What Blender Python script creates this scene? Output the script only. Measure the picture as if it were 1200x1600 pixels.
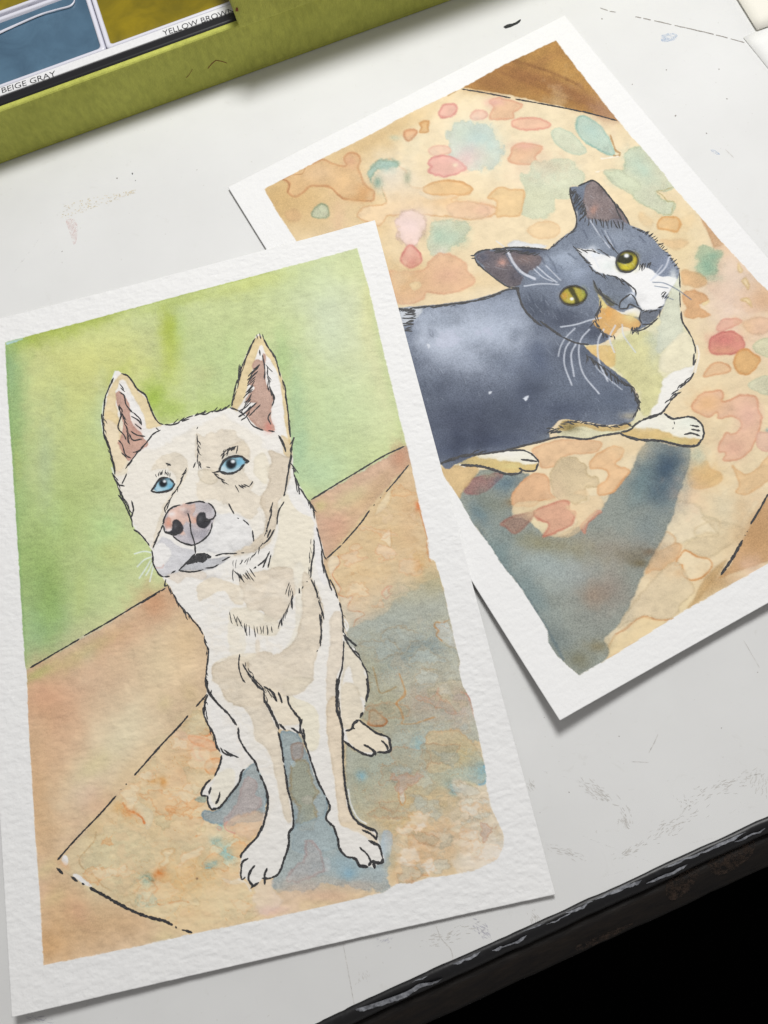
"""Two watercolour pet portraits on a worn white work table, with the corner of a cloth-covered paint box."""
import bpy, math, random
import numpy as np
from mathutils import Matrix, Vector

scene = bpy.context.scene
for _o in list(bpy.data.objects): bpy.data.objects.remove(_o)
COL = scene.collection
MM = .001
random.seed(3)

# ------------------------------------------------------------------ camera (solved from the sheets' corners; millimetres)
CAM_H, CAM_PITCH, CAM_ROLL, CAM_F = 246.6909, .2776, .3366, 1231.10      # height, tilt, roll, focal length in photo pixels (1200 x 1600)
_cp, _sp, _cr, _sr = math.cos(CAM_PITCH), math.sin(CAM_PITCH), math.cos(CAM_ROLL), math.sin(CAM_ROLL)
FW = np.array([0, _sp, -_cp]); _up = np.array([0, _cp, _sp]); _rt = np.array([1., 0, 0])
CR = _cr * _rt - _sr * _up; CU = _sr * _rt + _cr * _up; CO = np.array([0, 0, CAM_H])
cam_data = bpy.data.cameras.new('camera'); cam = bpy.data.objects.new('camera', cam_data); COL.objects.link(cam)
M = Matrix.Identity(4)
for r in range(3):
    M[r][0], M[r][1], M[r][2], M[r][3] = CR[r], CU[r], -FW[r], CO[r] * MM
cam.matrix_world = M
cam_data.sensor_fit = 'VERTICAL'; cam_data.sensor_height = 24; cam_data.lens = 24 * CAM_F / 1600
cam_data.clip_start = .01; cam_data.clip_end = 20
cam_data.dof.use_dof = True; cam_data.dof.focus_distance = .262; cam_data.dof.aperture_fstop = 14
scene.camera = cam

# ------------------------------------------------------------------ light: indoor, a lamp above the far side of the table, a weak window low on the right, room light
world = bpy.data.worlds.new('World'); scene.world = world; world.use_nodes = True
_bg = world.node_tree.nodes['Background']; _bg.inputs[0].default_value = (1.0, .965, .945, 1); _bg.inputs[1].default_value = .235
def area(name, loc, target, sx, sy, power, col):
    d = bpy.data.lights.new(name, 'AREA'); d.shape = 'RECTANGLE'; d.size = sx; d.size_y = sy; d.energy = power; d.color = col
    o = bpy.data.objects.new(name, d); COL.objects.link(o); o.location = loc
    o.rotation_euler = (Vector(target) - Vector(loc)).to_track_quat('-Z', 'Y').to_euler()
    return o
area('desk_lamp', (.15, .37, .62), (.02, .12, 0), .18, .18, 4.05, (1.0, .995, .975))
area('side_light', (.95, .10, .20), (0, .10, 0), .30, .16, .7, (1.0, .97, .94))
scene.view_settings.view_transform = 'Standard'; scene.view_settings.look = 'None'
scene.view_settings.exposure = .1; scene.view_settings.gamma = 1; scene.view_settings.use_curve_mapping = False

def un(x, y, z=0.):
    """photo pixel -> point (mm) on the horizontal plane of height z"""
    x = np.asarray(x, float); y = np.asarray(y, float); z = np.asarray(z, float)
    d = FW + ((x - 600) / CAM_F)[..., None] * CR - ((y - 800) / CAM_F)[..., None] * CU
    return CO + d * ((z - CAM_H) / d[..., 2])[..., None]
def pix(P):
    d = P - CO; w = d @ FW
    return 600 + CAM_F * (d @ CR) / w, 800 - CAM_F * (d @ CU) / w

# ------------------------------------------------------------------ watercolour painter (pure numpy)
RNG = np.random.RandomState(7)
_L = [RNG.rand(256, 256).astype(np.float32) for _ in range(8)]

def vnoise(x, y, k=0):
    L = _L[k % 8]
    xi = np.floor(x).astype(np.int64); yi = np.floor(y).astype(np.int64)
    fx = x - xi; fy = y - yi
    fx = fx * fx * (3 - 2 * fx); fy = fy * fy * (3 - 2 * fy)
    x0 = xi & 255; x1 = (xi + 1) & 255; y0 = yi & 255; y1 = (yi + 1) & 255
    return (L[y0, x0] * (1 - fx) + L[y0, x1] * fx) * (1 - fy) + (L[y1, x0] * (1 - fx) + L[y1, x1] * fx) * fy

def fbm(x, y, k=0, o=3):
    s = 0; a = .5; t = 0
    for i in range(o):
        s = s + a * vnoise(x * 2 ** i + 17.3 * i, y * 2 ** i + 5.1 * i, k + i); t += a; a *= .55
    return s / t * 2 - 1

def curve(pts, closed=False, step=3.0):
    """Catmull-Rom through the points, sampled about every `step` pixels."""
    P = np.array(pts, float); n = len(P)
    if n < 3: closed = False
    out = []
    for i in range(n if closed else n - 1):
        p1 = P[i]; p2 = P[(i + 1) % n]
        p0 = P[i - 1] if (closed or i > 0) else 2 * p1 - p2
        p3 = P[(i + 2) % n] if (closed or i + 2 < n) else 2 * p2 - p1
        m = max(1, int(np.hypot(*(p2 - p1)) / step))
        t = (np.arange(m) / m)[:, None]
        out.append(.5 * (2 * p1 + (p2 - p0) * t + (2 * p0 - 5 * p1 + 4 * p2 - p3) * t * t + (3 * p1 - p0 - 3 * p2 + p3) * t ** 3))
    if not closed: out.append(P[-1:])
    return np.concatenate(out)

def Z(x0, y0, s):
    return lambda *p: [(x0 + s * p[i], y0 + s * p[i + 1]) for i in range(0, len(p), 2)]

def sstep(e0, e1, d):
    t = np.clip((d - e0) / (e1 - e0), 0, 1); return t * t * (3 - 2 * t)

def polydist(x, y, P, closed=True):
    d2 = np.full(x.shape, 1e12, np.float32); ins = np.zeros(x.shape, bool)
    Q = np.roll(P, -1, 0) if closed else P[1:]
    A = P if closed else P[:-1]
    x = x.astype(np.float32); y = y.astype(np.float32)
    for (ax, ay), (bx, by) in zip(A.astype(np.float32), Q.astype(np.float32)):
        ex, ey = bx - ax, by - ay; L = ex * ex + ey * ey
        if L < 1e-9: continue
        wx = x - ax; wy = y - ay
        t = np.clip((wx * ex + wy * ey) / L, 0, 1)
        dx = wx - t * ex; dy = wy - t * ey
        np.minimum(d2, dx * dx + dy * dy, out=d2)
        if closed and ay != by:
            ins ^= ((ay > y) != (by > y)) & (x < ax + (y - ay) * ex / ey)
    d = np.sqrt(d2)
    return np.where(ins, d, -d) if closed else d

class Canvas:
    def __init__(s, X, Y, paper=(232, 232, 230)):
        s.X = X.ravel(); s.Y = Y.ravel(); s.c = np.tile(np.array(paper, np.float32), (s.X.size, 1))
        s.reg = np.zeros(s.X.size, np.int8); s.clip = None; s.k = 0; s.rk = 1.; s.sk = 1.
    def _sel(s, x0, y0, x1, y1):
        m = (s.X > x0) & (s.X < x1) & (s.Y > y0) & (s.Y < y1)
        if s.clip is not None: m &= s.clip > .01
        return np.nonzero(m)[0]
    def _mix(s, i, col, a):
        if s.clip is not None: a = a * s.clip[i]
        s.c[i] += (np.asarray(col, np.float32) - s.c[i]) * a[:, None]
    def mask(s, pts, smooth=True, soft=1.2, rough=0, rs=10, inv=False):
        P = curve(pts, True, 4.5) if smooth else np.array(pts, float)
        d = np.full(s.X.shape, -99, np.float32)
        x0, y0 = P.min(0) - 9; x1, y1 = P.max(0) + 9
        i = np.nonzero((s.X > x0) & (s.X < x1) & (s.Y > y0) & (s.Y < y1))[0]
        d[i] = polydist(s.X[i], s.Y[i], P)
        if rough: d[i] += rough * fbm(s.X[i] / rs, s.Y[i] / rs, 3)
        m = sstep(-soft / 2, soft / 2, d)
        return 1 - m if inv else m
    def wash(s, pts, col, a=1., soft=1.3, rough=1.2, rs=9, rim=.16, rw=1.6, rimcol=None, smooth=True, var=.06, vs=26, reg=None, bleed=0):
        """flat wash with an uneven edge and a darker rim where the pigment dried; bleed>0 fades it inwards"""
        s.k += 1
        P = curve(pts, True) if smooth else np.array(pts, float)
        g = soft + 2 * rough + 4
        x0, y0 = P.min(0) - g; x1, y1 = P.max(0) + g
        i = s._sel(x0, y0, x1, y1)
        if not i.size: return
        x, y = s.X[i], s.Y[i]
        d = polydist(x, y, P) + rough * 1.7 * fbm(x / rs + s.k * 3.7, y / rs, s.k, 4)
        soft = max(.9, soft * .72 * s.sk); m = sstep(-soft / 2, soft / 2, d)
        col = np.array(col, np.float32)
        n = fbm(x / vs + s.k * 1.3, y / vs, s.k + 2)
        n = n + .6 * fbm(x / 8 + s.k, y / 7, s.k + 3, 2)
        cc = col[None] * (1 + var * n)[:, None]
        if bleed: m = m * (1 - (1 - np.exp(-np.maximum(d, 0) / bleed)) * .75)
        s._mix(i, cc, m * a)
        if rim:
            rc = np.array(rimcol if rimcol is not None else col * .78, np.float32)
            r = np.exp(-((d - rw * .5) / (rw * 1.15)) ** 2) * (d > -soft) * (.95 + .6 * fbm(x / 22, y / 22, s.k + 4))
            s._mix(i, rc[None], np.clip(r * rim * s.rk, 0, 1))
        if reg is not None: s.reg[i[m > .5]] = reg
    def blob(s, x, y, rx, ry, col, a=.6, ang=0, wob=.35, ws=None, p=2.):
        """wet-in-wet patch without an edge"""
        s.k += 1
        R = max(rx, ry) * 2.4
        i = s._sel(x - R, y - R, x + R, y + R)
        if not i.size: return
        dx = s.X[i] - x; dy = s.Y[i] - y
        c, sn = np.cos(np.radians(ang)), np.sin(np.radians(ang))
        u = (c * dx + sn * dy) / rx; v = (-sn * dx + c * dy) / ry
        w = ws or max(8, min(rx, ry) * .6)
        r = np.sqrt(u * u + v * v) * (1 + wob * fbm(s.X[i] / w + s.k, s.Y[i] / w, s.k))
        s._mix(i, np.array(col, np.float32)[None], a * np.exp(-np.maximum(r, 0) ** p))
    def bloom(s, pts, cols, sc=30, a=.4, rim=.4, rimcol=(196, 140, 84), lev=5, seed=0, soft=14):
        """patchy dried pools: stepped noise with a thin darker line where each pool stopped"""
        P = np.array(pts, float)
        i = s._sel(*(P.min(0) - soft), *(P.max(0) + soft))
        x, y = s.X[i], s.Y[i]
        m = sstep(-soft, soft, polydist(x, y, P))
        wx = x + 10 * fbm(x / 14, y / 14, seed + 1, 3); wy = y + 8 * fbm(x / 13 + 9, y / 13, seed + 2, 3)
        n = (fbm(wx / sc + seed * 5.3, wy / (sc * .72), seed, 3) * .5 + .5) * lev
        k = np.floor(n).astype(int); f = n - k
        C = np.array(cols, np.float32)[np.mod(k * 7 + seed, len(cols))]
        s._mix(i, C, a * m * sstep(0, .5, f) * sstep(1, .6, f) * .9)
        gate = np.clip(.5 + 1.6 * fbm(x / 40 + 3, y / 40, seed + 5), 0, 1)
        s._mix(i, np.array(rimcol, np.float32)[None], rim * m * gate * np.exp(-(f / .045) ** 2))
    def line(s, pts, w, col, a=1., soft=1.2, taper=False, rough=0):
        s.k += 1
        P = curve(pts, False)
        g = w + soft + 2
        i = s._sel(P[:, 0].min() - g, P[:, 1].min() - g, P[:, 0].max() + g, P[:, 1].max() + g)
        if not i.size: return
        d = polydist(s.X[i], s.Y[i], P, False)
        if rough: d = d + rough * fbm(s.X[i] / 5, s.Y[i] / 5, s.k)
        s._mix(i, np.array(col, np.float32)[None], a * (1 - sstep(w / 2 - soft / 2, w / 2 + soft / 2, d)))

def finish(c, sat):
    """uneven pigment load over everything that carries paint, then overall chroma"""
    x, y = c.X, c.Y
    white = sstep(222, 232, c.c.min(1))
    n = .035 * fbm(x / 46, y / 40, 2, 3) + .03 * fbm(x / 11, y / 9, 5, 2)
    c.c *= (1 + n * (1 - white))[:, None]
    g = c.c.mean(1, keepdims=True); cool = sstep(2, 26, c.c[:, 2] - c.c[:, 0])[:, None]
    c.c = g + (c.c - g) * sat * (1 - .10 * cool)
    c.c += np.array([-1.5, 1., 0.], np.float32) * cool * (g < 190)
    return c

# ---- zoom frames used while measuring the two pictures (offset and scale only)
zA, zB, zC, zD, zE = Z(140, 500, .3), Z(150, 680, .3), Z(220, 860, .3), Z(280, 1060, .3), Z(280, 1200, .3)
zK, zM, zN, zO, zP = Z(480, 640, .3), Z(480, 840, .26667), Z(520, 1080, .26667), Z(60, 1080, .3), Z(0, 620, .3125)
za, zb, zc, zd, ze = Z(720, 270, .3), Z(780, 420, .3), Z(610, 450, .3), Z(680, 600, .36667), Z(740, 820, .38333)
zf, zg, zh, zi = Z(400, 180, .3), Z(1000, 270, .18744), Z(1000, 540, .22497), Z(560, 80, .35)
z1 = Z(0, 0, 1)

# ================================================================== the dog picture
dog_frame = [(8, 535), (140, 500), (280, 462), (420, 425), (558, 388), (575, 446), (597, 540), (621, 640), (640, 715), (654, 784), (669, 844),
  (671, 872), (680, 878), (693, 920), (703, 968), (712, 1011), (719, 1032), (717, 1046), (722, 1069), (735, 1093), (741, 1120), (748, 1152),
  (757, 1195), (760, 1213), (759, 1226), (768, 1262), (778, 1285), (786, 1301), (787, 1322), (776, 1343), (741, 1360), (700, 1368), (669, 1371), (643, 1380),
  (619, 1381), (600, 1394), (520, 1413), (424, 1434), (300, 1459), (200, 1482), (68, 1508), (62, 1393), (55, 1300), (44, 1120), (42, 1050), (39, 1039), (30, 886),
  (19, 714), (12, 620)]
dog_left = zA(135,265, 110,330, 85,400, 75,470, 70,560, 85,620, 105,680, 120,740) + zB(66,60, 90,140, 95,200, 110,260, 140,330, 180,400, 188,455, 205,490, 240,530, 275,575, 290,598,
  291,650, 315,700, 342,735, 362,765) + zC(150,185, 190,270, 240,330, 290,375, 325,430, 340,490, 352,525, 345,590, 338,680, 345,715)
hind_left = zD(140,95, 124,150, 130,195, 150,240, 185,300, 195,350, 210,385, 222,400, 210,450, 180,520, 135,560, 118,606, 145,620, 150,650, 165,675, 185,685, 215,670, 260,610, 300,550, 340,475, 388,440)
fl_left = zE(410,0, 440,70, 460,150, 455,230, 430,310, 405,360, 360,410, 325,455, 325,490, 322,570, 330,580, 345,572, 365,600, 378,622, 400,612, 430,580, 455,578, 490,565, 525,530, 545,470, 570,400, 575,330,
  595,310, 598,290, 590,200, 570,120, 555,40)
fl_right = zD(545,440, 525,330, 515,262, 545,270, 575,268, 605,285, 628,285, 655,340, 680,430, 710,520, 760,600)
fr = zE(765,150, 785,210, 768,245, 770,275, 800,300, 825,370, 835,420, 870,460, 915,470, 930,500, 960,518, 1000,512, 1015,525, 1030,500, 1060,490, 1068,470, 1055,440, 1045,400, 1030,350, 1025,330, 970,305, 920,280, 890,230, 870,150, 860,60)
hind_right = zD(857,450, 856,330, 900,360, 955,390, 1000,402, 1025,385, 1090,378, 1100,345, 1090,310, 1050,290, 1000,265, 960,230, 935,212, 960,180, 970,110, 985,50)
dog_right = zC(1180,770, 1187,690, 1170,620, 1140,560, 1110,500, 1062,425, 1050,340, 1035,270, 1015,220, 985,170, 965,130, 950,70) + zB(1185,600, 1165,530, 1150,470, 1137,400, 1112,355, 1078,290, 1042,235, 1025,170)
dog_head = zA(1060,730, 1052,660, 1045,590, 1040,520, 1030,440, 1020,370, 1005,310, 985,250, 960,190, 920,130, 886,72, 860,95, 830,150, 800,220, 785,290, 765,350, 745,430, 735,455, 690,465, 630,480, 570,488, 520,500, 480,520, 440,535, 400,545,
  370,540, 340,500, 310,430, 290,390, 250,360, 220,320, 195,290, 165,275)
dog_shape = dog_left + hind_left + fl_left + fl_right + fr + hind_right + dog_right + dog_head

def paint_dog(X, Y):
    c = Canvas(X, Y)
    W = (234, 233, 230)
    frame = c.mask(dog_frame, smooth=False, soft=1.2, rough=.9, rs=6)
    c.clip = frame
    # ---- green wall
    wall = [(-10, 500), (600, 350), (650, 640), (636, 696), (487, 781), (400, 832), (254, 921), (150, 984), (47, 1045), (20, 1060)]
    c.wash(wall, (193, 205, 146), smooth=False, soft=8, rough=2, rs=14, reg=1, var=.03)
    B = c.blob
    B(150, 565, 120, 60, (205, 207, 128), .75); B(110, 640, 70, 80, (200, 204, 124), .5)
    B(60, 520, 75, 20, (160, 178, 72), .8, ang=-15); B(150, 497, 40, 12, (165, 182, 80), .6, ang=-15)
    B(280, 470, 60, 9, (170, 184, 90), .45, ang=-15); B(400, 440, 70, 16, (196, 204, 118), .6, ang=-15)
    B(20, 700, 22, 190, (140, 175, 112), .75); B(58, 890, 55, 110, (146, 176, 100), .75); B(66, 990, 50, 60, (140, 178, 128), .6)
    B(12, 575, 14, 36, (140, 178, 130), .5)
    B(110, 790, 60, 90, (168, 188, 112), .6); B(170, 880, 70, 70, (176, 194, 132), .6); B(150, 700, 40, 70, (182, 196, 126), .5)
    B(70, 720, 14, 80, (176, 194, 150), .5); B(80, 940, 20, 60, (138, 168, 88), .5)
    B(265, 515, 13, 26, (158, 174, 56), .85); B(268, 548, 14, 40, (172, 186, 74), .6); B(262, 560, 26, 60, (184, 196, 96), .4)
    B(180, 590, 30, 10, (178, 192, 90), .5, ang=-40)
    B(330, 590, 50, 60, (188, 204, 146), .6); B(240, 620, 20, 26, (150, 178, 66), .75); B(268, 640, 22, 16, (158, 182, 84), .6); B(310, 560, 40, 60, (186, 204, 140), .4)
    B(520, 480, 60, 90, (205, 214, 182), .8); B(480, 440, 60, 40, (196, 210, 158), .5); B(540, 420, 24, 30, (198, 208, 150), .6)
    B(555, 560, 40, 100, (210, 215, 170), .6); B(590, 640, 36, 60, (205, 212, 165), .5); B(520, 650, 60, 80, (186, 206, 158), .6)
    B(462, 620, 16, 60, (166, 194, 146), .6); B(466, 700, 18, 46, (156, 190, 150), .6); B(440, 560, 16, 40, (164, 192, 130), .6); B(500, 740, 50, 40, (176, 204, 162), .6)
    B(575, 470, 12, 60, (208, 206, 140), .4); B(345, 640, 50, 20, (176, 196, 112), .6); B(350, 570, 40, 50, (184, 202, 140), .4)
    B(235, 905, 40, 24, (196, 206, 150), .6); B(160, 640, 10, 60, (188, 206, 164), .4)
    for k in range(26):
        x, y = RNG.uniform(20, 620), RNG.uniform(440, 1000)
        B(x, y, RNG.uniform(10, 34), RNG.uniform(14, 50), (182 + RNG.uniform(-22, 22), 198 + RNG.uniform(-14, 14), 130 + RNG.uniform(-30, 34)), .22)
    wi = np.nonzero(frame * c.mask(wall, smooth=False) > .5)[0]; c.c[wi] += (np.array((212, 218, 186), np.float32) - c.c[wi]) * .08
    mean = c.c[wi].mean(0); c.c[wi] = np.clip(mean + (c.c[wi] - mean) * 1.22, 0, 235)
    B(585, 560, 12, 110, (216, 214, 170), .45, ang=-14); B(520, 520, 30, 60, (200, 213, 184), .5)
    # paint pooled along the masked edge
    c.wash(zA(-432,128, -430,100, -380,90, -350,98), (178, 214, 224), soft=3, rough=1)
    c.line([(10, 545), (12, 620), (19, 714), (30, 886), (39, 1039)], 6, (128, 166, 104), .45, soft=5)
    c.line([(8, 535), (140, 500), (280, 462), (420, 425)], 4, (160, 176, 84), .4, soft=4)
    # ---- floor
    floor = [(30, 1054), (47, 1046), (150, 985), (254, 922), (330, 880), (487, 782), (636, 698), (680, 690), (700, 900), (560, 1000), (300, 1600), (40, 1600)]
    c.wash(floor, (208, 182, 150), smooth=False, soft=6, rough=3, rs=14, reg=2, var=.04)
    B(75, 1090, 50, 50, (206, 158, 126), .7); B(60, 1250, 40, 120, (202, 166, 124), .6); B(170, 1060, 90, 40, (206, 176, 146), .6)
    B(240, 940, 30, 24, (198, 152, 116), .75); B(200, 990, 60, 24, (206, 160, 128), .55, ang=-30); B(130, 1020, 60, 12, (196, 180, 126), .5, ang=-30)
    B(60, 1052, 26, 8, (182, 178, 118), .7, ang=-30)
    B(250, 1040, 50, 60, (218, 198, 162), .7); B(190, 1150, 70, 50, (218, 204, 172), .8, ang=-45); B(290, 1000, 24, 40, (214, 186, 146), .5); B(130, 1220, 60, 30, (214, 200, 170), .6, ang=-45)
    B(90, 1160, 50, 70, (208, 172, 138), .5); B(110, 1430, 60, 60, (196, 160, 118), .6); B(180, 1440, 60, 30, (190, 158, 120), .6); B(70, 1480, 40, 30, (190, 152, 108), .6)
    B(200, 1210, 60, 16, (212, 188, 150), .6, ang=-48)
    for k in range(24):
        x = RNG.uniform(40, 320)
        B(x, RNG.uniform(990, 1480), RNG.uniform(10, 40), RNG.uniform(8, 26), (206 + RNG.uniform(-16, 12), 178 + RNG.uniform(-16, 16), 146 + RNG.uniform(-18, 18)), .25, ang=-35)
    fi = np.nonzero((c.reg == 2) & (frame > .5))[0]; mean = c.c[fi].mean(0); c.c[fi] = np.clip(mean + (c.c[fi] - mean) * 1.35, 0, 236)
    # right-hand strip of floor
    strip = [(486, 782), (636, 698), (641, 725), (560, 812), (512, 872), (500, 850)]
    c.wash(strip, (204, 172, 146), smooth=False, soft=5, rough=2, reg=2)
    B(545, 780, 40, 14, (206, 200, 150), .6, ang=-30); B(575, 780, 44, 12, (196, 164, 122), .5, ang=-40); B(530, 830, 26, 30, (202, 154, 132), .7, ang=-40); B(625, 715, 14, 22, (192, 140, 112), .7); B(500, 790, 12, 10, (196, 186, 130), .7)
    B(600, 745, 20, 8, (198, 166, 130), .5, ang=-40)
    # ---- rug
    rug = [(325, 1088), (230, 1192), (150, 1280), (98, 1342), (92, 1352), (140, 1392), (200, 1420), (288, 1463), (420, 1450), (640, 1420), (820, 1340), (760, 1150), (690, 860), (650, 715), (612, 752), (560, 814), (512, 872), (505, 930), (420, 1080)]
    c.wash(rug, (213, 190, 152), smooth=False, soft=4, rough=2, rs=10, reg=3, var=.05)
    # upper right warm part
    B(600, 830, 50, 50, (218, 190, 146), .8); B(560, 900, 40, 60, (216, 188, 144), .7); B(640, 800, 18, 60, (212, 176, 134), .7); B(610, 940, 50, 30, (224, 196, 164), .7); B(655, 880, 12, 24, (216, 172, 112), .6)
    B(560, 960, 30, 26, (228, 202, 176), .7)
    c.wash(zK(440,395, 400,440, 345,545, 380,545, 430,480), (226, 208, 172), .8, rim=.5, rimcol=(202, 166, 116)); c.wash(zK(430,615, 400,640, 370,685, 400,690, 435,718, 438,660), (228, 212, 182), .9, rim=.7, rimcol=(200, 160, 108), rw=1.2)
    c.line(zK(575,490, 590,540, 620,640, 630,680, 625,730, 640,790), 3, (206, 132, 84), .6, soft=3, rough=1.5); B(653, 792, 4, 7, (214, 110, 60), .8)
    c.wash(zM(700,20, 712,70, 712,120, 735,135, 725,60, 718,0), (234, 230, 218), .9, rough=1)
    c.line(zM(180,110, 188,150, 145,210, 165,255, 195,300, 185,335, 235,355, 265,345, 235,400, 245,430, 300,435, 335,450, 280,485, 270,520, 235,560), 2.2, (206, 130, 86), .75, soft=2.4, rough=1.2)
    c.wash(zM(175,110, 190,150, 148,210, 165,258, 195,300, 185,335, 235,355, 265,345, 238,400, 245,430, 300,435, 330,450, 280,480, 270,515, 232,555, 205,480, 190,350, 150,250, 125,180, 130,120), (231, 216, 190), .75, rough=.8)
    c.wash(zM(505,285, 470,282, 440,315, 440,340, 462,360, 480,345, 500,325, 480,320, 480,305), (232, 216, 190), .8, rim=.6, rimcol=(208, 120, 90), rw=1.2)
    B(652, 888, 5, 9, (220, 140, 60), .7, ang=20)
    # cast shadow of the painted dog on the rug (grey-blue glaze)
    shade = zM(232,560, 290,515, 350,490, 440,455, 475,430, 490,395, 560,345, 660,285, 760,235, 800,300, 840,480, 880,650, 900,760, 960,960, 1000,1060) + zN(860,280, 830,300, 890,440, 870,550, 760,520, 700,600, 640,560, 560,600, 440,640, 420,760, 320,830, 300,900, 320,960, 300,1100, 220,1120, 100,1110, 0,1090) + \
        zE(700,560, 650,600, 580,640, 500,640, 490,580, 545,470, 575,330, 600,300, 590,200, 550,40) + zD(530,400, 530,300, 560,280, 620,290, 660,380, 710,520, 760,600, 790,700, 860,700, 870,560, 870,340, 930,380, 1100,340, 1040,280, 940,200, 970,100, 985,0)
    c.wash(shade, (176, 180, 168), .92, soft=3, rough=3, rs=12, rim=.25, rimcol=(150, 136, 104), var=.06)
    B(640, 930, 60, 26, (176, 172, 146), .7, ang=-25); B(680, 910, 24, 18, (178, 168, 130), .7); B(600, 980, 70, 36, (166, 174, 166), .75, ang=-20); B(640, 1018, 50, 22, (142, 154, 152), .85, ang=-18); B(600, 1040, 30, 14, (140, 150, 142), .6); B(670, 1010, 26, 16, (134, 150, 152), .6)
    B(570, 1050, 22, 40, (164, 164, 140), .7); B(600, 1110, 40, 36, (162, 160, 130), .7); B(660, 1100, 30, 30, (172, 154, 136), .7); B(715, 1100, 22, 28, (186, 166, 154), .8)
    c.wash(zM(760,500, 820,490, 850,540, 878,640, 840,640, 800,620, 760,570), (194, 198, 192), .8, rough=2, rim=.4, rimcol=(168, 150, 110)); c.wash(zM(780,870, 830,860, 850,920, 830,980, 790,990, 775,930), (194, 196, 188), .8, rough=2)
    c.line(zM(830,482, 790,500, 755,495, 745,520, 770,545, 755,570, 790,605), 1.8, (184, 124, 70), .7, soft=2, rough=1.2)
    c.line(zM(385,760, 400,810, 425,905, 470,900, 520,875), 2.2, (158, 128, 84), .75, soft=2.4, rough=1); c.line(zM(540,800, 555,840, 575,920, 525,965, 545,1010, 560,1060), 2.2, (190, 132, 76), .75, soft=2.2, rough=1)
    c.line(zN(425,0, 400,40, 370,75, 400,110, 415,165, 405,190, 480,190, 540,170, 600,150), 2.2, (190, 132, 76), .8, soft=2.2, rough=1.2)
    c.line(zM(770,880, 760,920, 785,940, 760,990), 2, (196, 120, 104), .6, soft=2.5, rough=1.5); c.line(zM(900,905, 940,920, 950,950), 2, (206, 130, 110), .6, soft=2.5, rough=1.5)
    c.line(zN(610,10, 635,40, 605,95), 2, (190, 118, 100), .7, soft=2.2, rough=1.2); c.line(zN(770,10, 800,40, 810,80, 830,150), 2, (196, 130, 116), .5, soft=2.4, rough=1)
    c.line(zM(640,770, 690,770, 760,775), 2, (170, 146, 110), .5, soft=2, rough=1.5)
    c.wash(zN(215,115, 245,108, 270,125, 300,150, 318,180, 300,200, 250,205, 205,195, 208,150), (182, 158, 128), .85, rim=.95, rimcol=(164, 92, 44), rw=1.6)
    B(555, 1085, 8, 8, (168, 100, 56), .5)
    # lower right bands of the rug
    B(600, 1200, 50, 60, (158, 164, 148), .75); B(560, 1240, 26, 60, (158, 160, 138), .7); B(660, 1160, 40, 26, (164, 174, 164), .8); B(655, 1165, 10, 12, (120, 168, 180), .7); B(566, 1212, 8, 8, (110, 168, 196), .7); B(690, 1170, 40, 14, (188, 196, 190), .6)
    c.wash(zN(560,250, 620,235, 720,225, 780,260, 850,340, 890,430, 760,440, 650,460, 560,470, 540,400, 545,300), (198, 180, 144), .85, soft=3, rough=3, rim=.35, rimcol=(190, 144, 100)); B(720, 1180, 26, 22, (188, 172, 124), .6)
    B(660, 1220, 34, 16, (190, 176, 140), .7); B(700, 1215, 30, 18, (172, 178, 156), .75); B(740, 1205, 22, 20, (158, 178, 172), .7); B(640, 1250, 40, 26, (194, 174, 132), .75); B(600, 1280, 40, 30, (200, 178, 134), .75); B(690, 1265, 30, 12, (170, 156, 120), .6)
    c.line(zN(890,440, 900,470, 902,510, 885,545, 860,550), 3.2, (84, 158, 204), .85, soft=4, rough=1); B(752, 1205, 10, 14, (120, 172, 190), .6); B(712, 1236, 7, 6, (70, 150, 184), .9); B(706, 1226, 8, 6, (110, 160, 165), .6)
    B(762, 1256, 4, 6, (100, 176, 206), .7); B(778, 1312, 4, 8, (100, 176, 206), .8); B(781, 1321, 5, 3, (110, 176, 200), .7); B(752, 1290, 6, 6, (140, 168, 150), .5)
    c.wash(zN(720,530, 760,525, 800,560, 900,560, 960,640, 1020,800, 1000,960, 860,1060, 760,1090, 700,1020, 760,900, 700,800, 690,720, 730,640), (214, 202, 182), .8, soft=10, rough=7, rs=16); B(720, 1300, 24, 30, (204, 184, 158), .6); B(755, 1300, 16, 24, (200, 192, 172), .6); B(700, 1330, 30, 18, (206, 180, 146), .6)
    B(650, 1320, 34, 34, (208, 172, 134), .75); B(625, 1350, 20, 22, (210, 166, 110), .85); B(690, 1300, 26, 20, (208, 178, 146), .6); B(620, 1290, 40, 16, (206, 176, 124), .7); B(770, 1330, 30, 20, (224, 216, 204), .8); B(745, 1345, 30, 14, (222, 212, 196), .7)
    c.line(zN(380,480, 390,520, 385,600, 395,650, 410,670, 425,640, 420,600), 1.8, (204, 140, 80), .7, soft=2, rough=.8); c.wash(zN(390,560, 415,590, 420,640, 405,655, 392,620), (222, 214, 200), .7)
    c.wash(zN(750,530, 790,545, 770,585, 735,570), (222, 210, 190), .8, rough=2); c.line(zN(560,1080, 500,1075, 455,1070, 470,1110, 440,1130), 2.4, (214, 132, 70), .7, soft=3, rough=1.5); B(637, 1376, 7, 4, (222, 120, 60), .7)
    c.wash(zN(290,825, 340,830, 350,900, 330,960, 300,1010, 280,960), (176, 190, 202), .8, soft=3, rough=2); c.wash(zN(380,840, 440,830, 430,920, 370,950, 350,900), (212, 200, 172), .6, rough=3)
    # left half of the rug
    B(150, 1350, 40, 60, (206, 194, 160), .6); B(190, 1330, 60, 30, (196, 186, 150), .7); B(250, 1290, 50, 40, (214, 188, 146), .6); B(150, 1295, 16, 20, (200, 176, 132), .6); B(205, 1270, 30, 20, (208, 180, 134), .6); B(190, 1385, 40, 20, (188, 178, 142), .5)
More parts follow.
